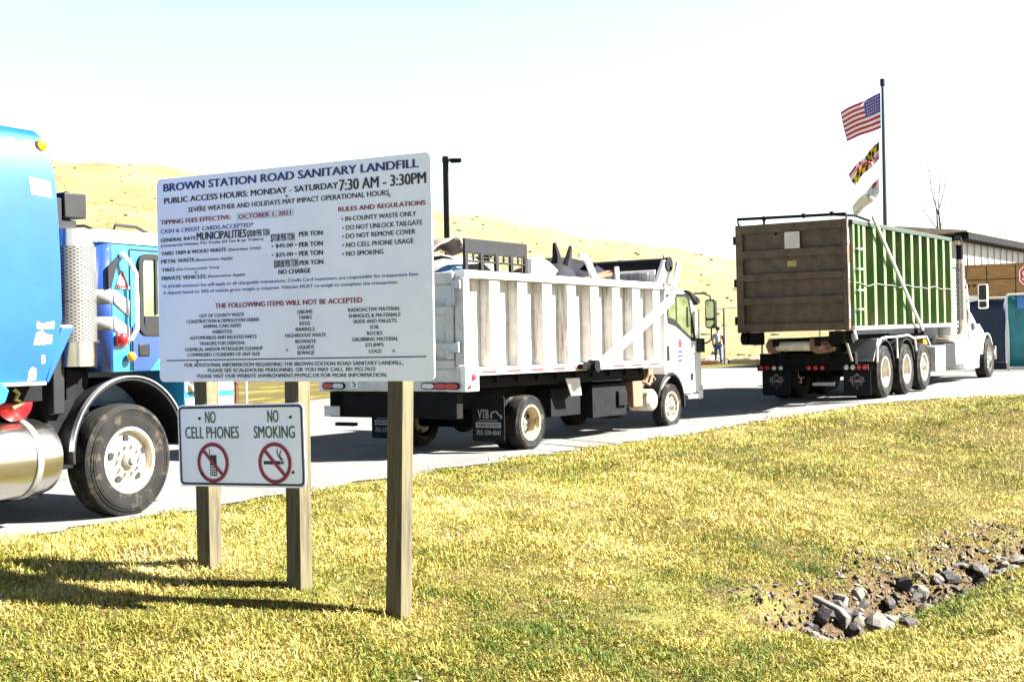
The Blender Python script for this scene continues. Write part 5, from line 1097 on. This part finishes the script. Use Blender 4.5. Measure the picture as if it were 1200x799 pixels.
def mesh_panel(name, a, b, z0, z1, label, screen=None, frame='galv', group='temporary fence panels', spacing=.13):
    a = Vector(a); b = Vector(b); d = b-a; L = d.length; rz = math.atan2(d.y, d.x)
    t = thing(name, (a.x, a.y, z0), label, 'fence panel', rz, group=group); H_ = z1-z0
    p = MB()
    for x in (0, L): p.cyl((x, 0, -.05), (x, 0, H_), .042, n=8)
    for z in (.12, H_): p.cyl((-.0, 0, z), (L, 0, z), .025, n=8)
    p.build('frame', M[frame], t)
    p = MB(); w2 = .004
    for k in np.arange(-H_, L, spacing):
        for sgn in (1, -1):
            x0, z_0, x1, z_1 = (k, .12, k+H_-.12, H_) if sgn > 0 else (k, H_, k+H_-.12, .12)
            if x0 < 0: z_0 += sgn*(-x0); x0 = 0
            if x1 > L: z_1 -= sgn*(x1-L); x1 = L
            if x1 > x0+.02: p.beam((x0, sgn*.003, z_0), (x1, sgn*.003, z_1), w2, w2, up=(0, 1, 0))
    p.build('chain_link', M['galv'], t)
    if screen:
        p = MB(); p.grid([[(L*i/10, -.035+.02*math.sin(i*1.9+j), .14+(H_-.2)*j/5) for j in range(6)] for i in range(11)]); p.build('screen', screen, t, solid=.004)
    return t
navy = mat('navy_screen', (.012, .022, .05), .7, var=.3, scale=2); teal = mat('teal_banner', (.02, .2, .22), .6, var=.35, scale=2.5)
mesh_panel('fence_panel', (9.22, 63.0, 0), (10.47, 63.2, 0), .5, 3.2, 'chain-link fence panel standing just left of the man in jeans')
mesh_panel('fence_panel', (10.5, 63.2, 0), (12.4, 63.6, 0), .5, 3.25, 'chain-link fence panel standing just right of the man in jeans')
mesh_panel('fence_panel', (12.45, 63.6, 0), (15.5, 64.4, 0), .5, 3.1, 'chain-link fence panel half hidden by the rear of the green container')
mesh_panel('fence_panel', (13.0, 42.2, 0), (15.68, 40.6, 0), .5, 2.8, 'white-framed fence panel with a navy screen, ahead of the green container truck', navy, 'whiteclean')
mesh_panel('fence_panel', (15.2, 39.2, 0), (17.4, 38.4, 0), .5, 2.85, 'fence panel with a teal and blue banner, below the stop sign', teal, 'whiteclean')
bn = MB(); bn.box(0, .4, -.02, .02, 0, .35); o = bn.build('blue_notice', mat('blue_notice', (.05, .2, .55), .5), None); o.location = (15.42, 39.02, 2.4); o.rotation_euler = (0, 0, math.atan2(-.8, 2.2)); tag(o, 'blue square notice hung on the teal fence banner', 'notice')
rb_ = thing('red_bin', (17.1, 44.4, .5), 'red box-shaped bin standing in front of the plywood wall', 'bin', -.5)
p = MB(); p.prism([(-.3, .9), (.3, .9), (.34, 1.55), (-.34, 1.55)], 'y', -.3, .3); p.build('body', mat('bin_red', (.42, .035, .02), .5, var=.2), rb_, bevel=.02)
p = MB(); p.box(-.36, .36, -.33, .33, 1.552, 1.64); p.build('lid', mat('lid_red', (.36, .03, .02), .5), rb_, bevel=.02)
p = MB(); 
for x in (-.25, .25): p.box(x-.04, x+.04, -.25, .25, 0, .9)
p.build('leg', M['steel'], rb_)
for k, (x, y, rot, lab) in enumerate([(15.4, 40.2, -.3, 'black and white kerb barrier lying by the fence panel, nearest the truck'), (17.0, 39.5, -.25, 'pale kerb barrier lying at the right edge of the yard')]):
    br = thing('kerb_barrier', (x, y, .52), lab, 'barrier', rot)
    p = MB(); p.prism([(-.18, 0), (.18, 0), (.1, .24), (-.1, .24)], 'x', -.7, .7); bo = p.build('block', M['concrete'], br, bevel=.02)
    if k == 0:
        p = MB(); p.prism([(-.184, .004), (.184, .004), (.104, .244), (-.104, .244)], 'x', -.35, .1); p.build('black_band', M['black'], bo, bevel=.01)

stp = thing('stop_sign', (13.86, 34.0, .45), 'red octagonal stop sign with white letters at the right edge', 'sign', TH(18))
p = MB(); oc_ = [(.36*math.cos(R_(22.5+45*k)), 2.72+.36*math.sin(R_(22.5+45*k))) for k in range(8)]; p.prism(oc_, 'x', -.006, .0); stf = p.build('panel', mat('stop_red', (.5, .012, .02), .4, var=.06), stp)
p = MB(); o1 = [(.36*math.cos(R_(22.5+45*k)), 2.72+.36*math.sin(R_(22.5+45*k))) for k in range(8)]; o2 = [(a*.92, 2.72+(b-2.72)*.92) for a, b in o1]
p.add([(-.0085, a, b) for a, b in o1+o2], [(k, (k+1) % 8, 8+(k+1) % 8, 8+k) for k in range(8)]); p.build('border', M['decal'], stf, smooth=False)
lettering('lettering', [('STOP', -.25, .25, 2.60, .24, .02)], M['decal'], lambda u, v: (-.0085, -u, v), stf)
p = MB(); p.box(.004, .05, -.03, .03, 0, 3.15); p.build('post', M['galv'], stp, bevel=.004)

# bare trees far right
def bare_tree(name, loc, h, seed, label):
    q_ = random.Random(seed); t = thing(name, loc, label, 'tree', group='bare trees beyond the building'); tr = MB(); cr = MB()
    def grow(p0, d, L, r, dep, mb):
        pts = [p0]; rs = [r]; d = d.normalized()
        for k in range(3):
            d = (d+Vector((q_.uniform(-.16, .16), q_.uniform(-.16, .16), .05))).normalized(); pts.append(pts[-1]+d*L/3); rs.append(r*(1-.2*(k+1)))
        mb.tube(pts, rs, n=5)
        if dep:
            for k in range(3):
                a = q_.uniform(0, 2*PI); s = q_.uniform(.4, .8); nd = (d+Vector((math.cos(a)*s, math.sin(a)*s, q_.uniform(-.1, .3)))).normalized(); grow(pts[-1] if k else pts[2], nd, L*q_.uniform(.6, .75), rs[-1]*.75, dep-1, cr)
    grow(Vector((0, 0, 0)), Vector((0, 0, 1)), h*.38, h*.032, 4, tr)
    bk = mat('bark', (.035, .03, .026), .9)
    tr.build('trunk', bk, t); cr.build('crown', bk, t)
bare_tree('bare_tree', (41.2, 120, 1), 19.5, 3, 'thin leafless tree just right of the flagpole, above the container')
bare_tree('bare_tree', (36.0, 90, .8), 15.5, 5, 'leafless tree at the right edge, above the metal building roof')
bare_tree('bare_tree', (39.5, 92, .8), 10, 8, 'leafless tree outside the right edge behind the metal building')

# man in jeans by the fence
def skin(name, verts, edges, m, parent, sub=2, root=0):
    me = bpy.data.meshes.new(name); me.from_pydata([v[:3] for v in verts], edges, []); o = bpy.data.objects.new(name, me); C.objects.link(o); o.parent = parent
    sk = o.modifiers.new('skin', 'SKIN'); sl_ = o.data.skin_vertices or None
    if not o.data.skin_vertices: bpy.context.view_layer.update()
    for k, v in enumerate(verts):
        s = o.data.skin_vertices[0].data[k]; s.radius = (v[3], v[4] if len(v) > 4 else v[3]); s.use_root = (k == root)
    sb_ = o.modifiers.new('sub', 'SUBSURF'); sb_.levels = sub; sb_.render_levels = sub; sk.use_smooth_shade = True
    me.materials.append(m)
    dg = bpy.context.evaluated_depsgraph_get(); bpy.context.view_layer.update(); dg.update()
    m2 = bpy.data.meshes.new_from_object(o.evaluated_get(dg)); o.modifiers.clear(); o.data = m2; m2.name = name
    return o
pr = thing('person', (9.95, 61.9, .52), 'man in blue jeans and pale shirt standing with his back turned by the fence', 'person', R_(90-15))
# local frame: +X is the way he faces (away from the camera), +Y his left
V_ = [(0, 0, .93, .13, .16), (.02, 0, 1.12, .12, .15), (.03, 0, 1.32, .13, .18), (.05, 0, 1.44, .09, .12), (.07, 0, 1.52, .058), (.10, 0, 1.60, .085), (.11, 0, 1.68, .10), (.10, 0, 1.755, .075),
      (0, .095, .84, .095), (.03, .11, .48, .062), (0, .12, .10, .042), (.14, .13, .045, .036), (0, -.095, .84, .095), (-.03, -.13, .48, .062), (-.06, -.15, .10, .042), (.08, -.17, .045, .036),
      (.04, .19, 1.39, .062), (.02, .26, 1.12, .046), (.14, .24, .90, .034), (.19, .23, .82, .03),
      (.04, -.19, 1.39, .062), (-.02, -.28, 1.12, .046), (.02, -.29, .88, .034), (.03, -.285, .80, .03)]
E_ = [(0, 1), (1, 2), (2, 3), (3, 4), (4, 5), (5, 6), (6, 7), (0, 8), (8, 9), (9, 10), (10, 11), (0, 12), (12, 13), (13, 14), (14, 15), (2, 16), (16, 17), (17, 18), (18, 19), (2, 20), (20, 21), (21, 22), (22, 23)]
for wv, hx in ((19, (.19, .23, .82)), (23, (.03, -.285, .80))):
    for k in range(4):
        o0 = len(V_); y = (k-1.5)*.018; V_ += [(hx[0]+y, hx[1], hx[2]-.05, .011), (hx[0]+y*1.15+.012, hx[1], hx[2]-.09-(.008 if k in (1, 2) else 0), .009)]; E_ += [(wv, o0), (o0, o0+1)]
    o0 = len(V_); V_ += [(hx[0]+.04, hx[1], hx[2]-.02, .011), (hx[0]+.055, hx[1], hx[2]-.055, .009)]; E_ += [(wv, o0), (o0, o0+1)]
skn = mat('skin', (.35, .2, .13), .5, var=.06)
bdy = skin('body', V_, E_, skn, pr)
sub = lambda ids, k, es: ([tuple(V_[i][:3])+tuple(r*k for r in V_[i][3:]) for i in ids], [(ids.index(a), ids.index(b_)) for a, b_ in es])
jn = [0, 8, 9, 10, 12, 13, 14]; v_, e_ = sub(jn, 1.14, [(0, 8), (8, 9), (9, 10), (0, 12), (12, 13), (13, 14)]); skin('jeans', v_, e_, mat('denim', (.05, .12, .34), .8, var=.25, scale=14), pr)
shp = [1, 2, 3]; v_, e_ = sub(shp, 1.12, [(1, 2), (2, 3)]); v_ = [(.0, 0, .97, .14, .175)]+v_; e_ = [(0, 1)]+[(a+1, b_+1) for a, b_ in e_]; skin('shirt', v_, e_, mat('pale_shirt', (.42, .52, .72), .8, var=.12), pr)
for ids in ([2, 16, 17, 18], [2, 20, 21, 22]):
    v_, e_ = sub(ids, 1.2, list(zip(ids[:-1], ids[1:]))); v_ = v_[1:]; e_ = [(a-1, b_-1) for a, b_ in e_[1:]]
    skin('sleeve', v_, e_, M['tarp'] if ids[1] == 20 else mat('shirt_sleeve', (.36, .5, .75), .8), pr)
hr = MB(); hr.ball((.085, 0, 1.715), .118, .11, .10); hr.build('hair', M['hole'], pr)
fc = MB()
for y in (-.035, .035): fc.ball((.198, y, 1.70), .014)
fc.ball((.214, 0, 1.675), .02, .014, .024); fc.box(.196, .206, -.025, .025, 1.635, 1.643)
for y in (-.1, .1): fc.ball((.11, y, 1.69), .025, .014, .035)
fc.build('face', skn, pr)
for s_, (x, y) in ((1, (.0, .12)), (-1, (-.06, -.155))):
    bt_ = MB(); bt_.ball((x+.06, y, .05), .15, .058, .055); bt_.cyl((x, y, .03), (x, y, .2), .06); bt_.build('boot', M['black'], pr)

# litter and works around the man
def rockmesh(seed, n=2, rough=.35):
    q_ = random.Random(seed); b = bmesh.new(); bmesh.ops.create_icosphere(b, subdivisions=n, radius=1)
    pl = [(Vector((q_.gauss(0, 1), q_.gauss(0, 1), q_.gauss(0, 1))).normalized(), q_.uniform(.42, .85)) for _ in range(11)]
    for v in b.verts:
        d = v.co.normalized(); r = 1
        for nrm, h in pl:
            c = d.dot(nrm)
            if c > .05: r = min(r, h/c)
        v.co = d*min(r, 1.1)*(1+q_.uniform(-.03, .03))
    me = bpy.data.meshes.new('rock'); b.to_mesh(me); b.free(); me.shade_smooth(); me.set_sharp_from_angle(angle=R_(24)); return me
ROCKM = [mat('ditch_stone', c, .85, var=.35, scale=3, bump=.5, bscale=9, dirt=((.2, .16, .11), .58, 2.5, (1, 1, 1))) for c in ((.08, .07, .058), (.16, .14, .11), (.032, .028, .025))]
RM = []
for k in range(9):
    me = rockmesh(40+k); me.materials.append(ROCKM[k % 3]); RM.append(me)
def rock(x, y, s, k, label, group='loose rocks in the ditch', sink=.35, rot=None, sz=(1, .8, .6)):
    o = bpy.data.objects.new('rock', RM[k % 9]); C.objects.link(o); q_ = random.Random(int(x*977+y*331)); o.rotation_euler = rot or (q_.uniform(-.4, .4), q_.uniform(-.4, .4), q_.uniform(0, 6))
    o.scale = (s*sz[0], s*sz[1]*q_.uniform(.8, 1.1), s*sz[2]*q_.uniform(.8, 1.25)); o.location = (x, y, gz(x, y)+s*sz[2]*(1-sink)*.6); tag(o, label, 'rock', group); return o
q_ = random.Random(21)
DV = (DB-DA)/np.hypot(*(DB-DA)); NV = np.array((DV[1], -DV[0]))
rock(2.75, 9.75, .17, 0, 'largest grey angular rock, at the near end of the ditch below the culvert'); rock(2.95, 9.62, .13, 2, 'dark rock wedged against the largest rock at the near end of the ditch')
rock(2.72, 10.78, .14, 2, 'black rock at the right-hand end of the culvert slab', sink=.2); rock(2.95, 10.62, .13, 0, 'grey rock leaning beside the black rock right of the culvert')
rock(3.35, 10.55, .15, 3, 'broad grey rock in the middle of the ditch rubble'); rock(4.62, 12.85, .17, 2, 'black upright rock at the far right end of the ditch')
for i in range(288):
    t = q_.uniform(.02, 1.0); off = q_.gauss(-.04, .22)*(1.2 if t < .55 else .8); pt = DA+DV*t*np.hypot(*(DB-DA))+NV*off
    k = q_.randrange(9); s = min(.15, .03+q_.expovariate(1/.04)) if abs(off) < .4 else q_.uniform(.02, .045); rock(pt[0], pt[1], s, k, 'small loose rock lying in the ditch rubble')
gq = np.random.default_rng(11); ng = 5200
tt = gq.uniform(-.02, 1.0, ng)*np.hypot(*(DB-DA)); of = gq.normal(-.1, .34, ng); gx = DA[0]+DV[0]*tt+NV[0]*of; gy = DA[1]+DV[1]*tt+NV[1]*of; gzz = ground_z(gx, gy); gs = .007+gq.exponential(.009, ng)
gs = np.minimum(gs, .04); oct_ = np.array([(1, 0, 0), (-1, 0, 0), (0, 1, 0), (0, -1, 0), (0, 0, .7), (0, 0, -.6)]); vv = []
for k in range(6):
    j_ = gq.uniform(.6, 1.3, (ng, 1)); vv.append(np.stack([gx, gy, gzz+gs*.3], -1)+(oct_[k]*gs[:, None]*j_)+gq.uniform(-.3, .3, (ng, 3))*gs[:, None])
vv = np.stack(vv, 1).reshape(-1, 3); of_ = np.array([(0, 2, 4), (2, 1, 4), (1, 3, 4), (3, 0, 4), (2, 0, 5), (1, 2, 5), (3, 1, 5), (0, 3, 5)])
me = bpy.data.meshes.new('gravel'); me.from_pydata(vv.tolist(), [], (np.arange(ng)[:, None, None]*6+of_).reshape(-1, 3).tolist())
for m_ in (ROCKM[0], ROCKM[1], mat('clod', (.07, .042, .02), .95, var=.4, scale=30)): me.materials.append(m_)
me.polygons.foreach_set('material_index', np.repeat(gq.choice([0, 1, 2, 2], ng), 8)); go_ = bpy.data.objects.new('gravel', me); C.objects.link(go_); tag(go_, 'brown clods and small broken stones spread through the ditch', 'gravel', kind='stuff')
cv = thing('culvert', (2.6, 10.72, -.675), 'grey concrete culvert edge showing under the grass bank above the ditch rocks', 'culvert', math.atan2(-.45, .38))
p = MB(); p.prism([(-.34, .05), (-.27, .085), (-.1, .05), (.12, -.01), (.2, -.07), (.18, -.4), (-.34, -.4)], 'y', -.03, .05); p.build('headwall', M['shadeconcrete'], cv, bevel=.015)
for k, (x, y, w2, h, sd, lab) in enumerate([(12.2, 62.6, 1.1, .35, 3, 'low heap of brown dirt on the yard right of the man'), (10.0, 64.5, .9, .4, 8, 'low heap of dirt behind the man in jeans'), (15.4, 63.5, 1.4, .9, 5, 'pale heap of broken concrete under the left rear of the green container'), (18.2, 43.0, .9, .5, 12, 'pale earth heap below the red bin at the right')]):
    o = heap(0, 0, 0, w2, w2*.7, h, sd, amp=.3).build('dirt_heap', mat('yard_dirt', (.3, .22, .13) if k != 2 else (.42, .42, .4), .95, var=.5, scale=5, bump=.6, bscale=15), None); o.location = (x, y, .5); tag(o, lab, 'heap')
tm = MB(); tm.box(-3.2, 3.2, -.12, .12, 0, .2); o = tm.build('timber_baulk', M['post'], None, bevel=.02); o.location = (13.4, 60.9, .52); o.rotation_euler = (0, 0, .1); tag(o, 'long timber baulk lying along the yard edge right of the man', 'timber')
tm = MB(); tm.box(-1.2, 1.2, -.1, .1, 0, .18); o = tm.build('timber_baulk', M['rust'], None, bevel=.02); o.location = (8.7, 61.4, .52); o.rotation_euler = (0, 0, .06); tag(o, 'short brown baulk lying left of the man by the fence', 'timber')
pal = MB(); 
for k in range(5): pal.box(-.6, .6, -.5+.22*k, -.38+.22*k, .1, .13)
for y in (-.45, 0, .42): pal.box(-.6, .6, y-.05, y+.05, 0, .098)
o = pal.build('pallet', M['post'], None); o.location = (13.6, 64.8, 1.2); o.rotation_euler = (1.3, 0, .1); tag(o, 'timber pallet leaning by the fence left of the green container', 'pallet')
sk3 = thing('marker_stake', (-7.9, 36.6, 0), 'short reddish stake at the yard edge, seen between the timber posts', 'stake')
p = MB(); p.cyl((0, 0, 0), (0, 0, .95), .05, n=10); p.build('shaft', mat('stake_brown', (.2, .08, .05), .7), sk3)
p = MB(); p.cyl((0, 0, .62), (0, 0, 1.0), .075, n=12); p.build('red_top', mat('stake_red', (.35, .03, .03), .6), sk3)
p = MB(); p.cyl((.28, 0, 0), (.28, 0, 1.0), .035, n=8); p.build('pale_post', M['decal'], sk3)
# weeds that make the hill's outline uneven
q3 = np.random.default_rng(5); n = 1100
xx = q3.uniform(-1, 1, n); yy = q3.uniform(75, 165, n); xx = xx*yy*.48
zz = hill_z(xx, yy); hh_ = q3.uniform(.06, .2, n)*np.where(q3.random(n) > .96, 1.9, 1); ww = q3.uniform(.1, .5, n); aa = q3.uniform(0, PI, n)
v = np.stack([np.stack([xx-ww*np.cos(aa), yy-ww*np.sin(aa), zz-.1], -1), np.stack([xx+ww*np.cos(aa), yy+ww*np.sin(aa), zz-.1], -1), np.stack([xx+.5*ww*np.cos(aa), yy+.3*ww*np.sin(aa), zz+hh_], -1), np.stack([xx-.4*ww*np.cos(aa)+.2, yy-.3*ww*np.sin(aa), zz+hh_*.8], -1)], 1).reshape(-1, 3)
me = bpy.data.meshes.new('hill_weeds'); me.from_pydata(v.tolist(), [], (np.arange(n)[:, None]*4+np.arange(4)).tolist()); me.materials.append(mat('weed', (.22, .18, .085), .95, var=.4, scale=.4)); o = bpy.data.objects.new('hill_weeds', me); C.objects.link(o); tag(o, 'dry weed tufts scattered over the tan hillside', 'weeds', kind='stuff')
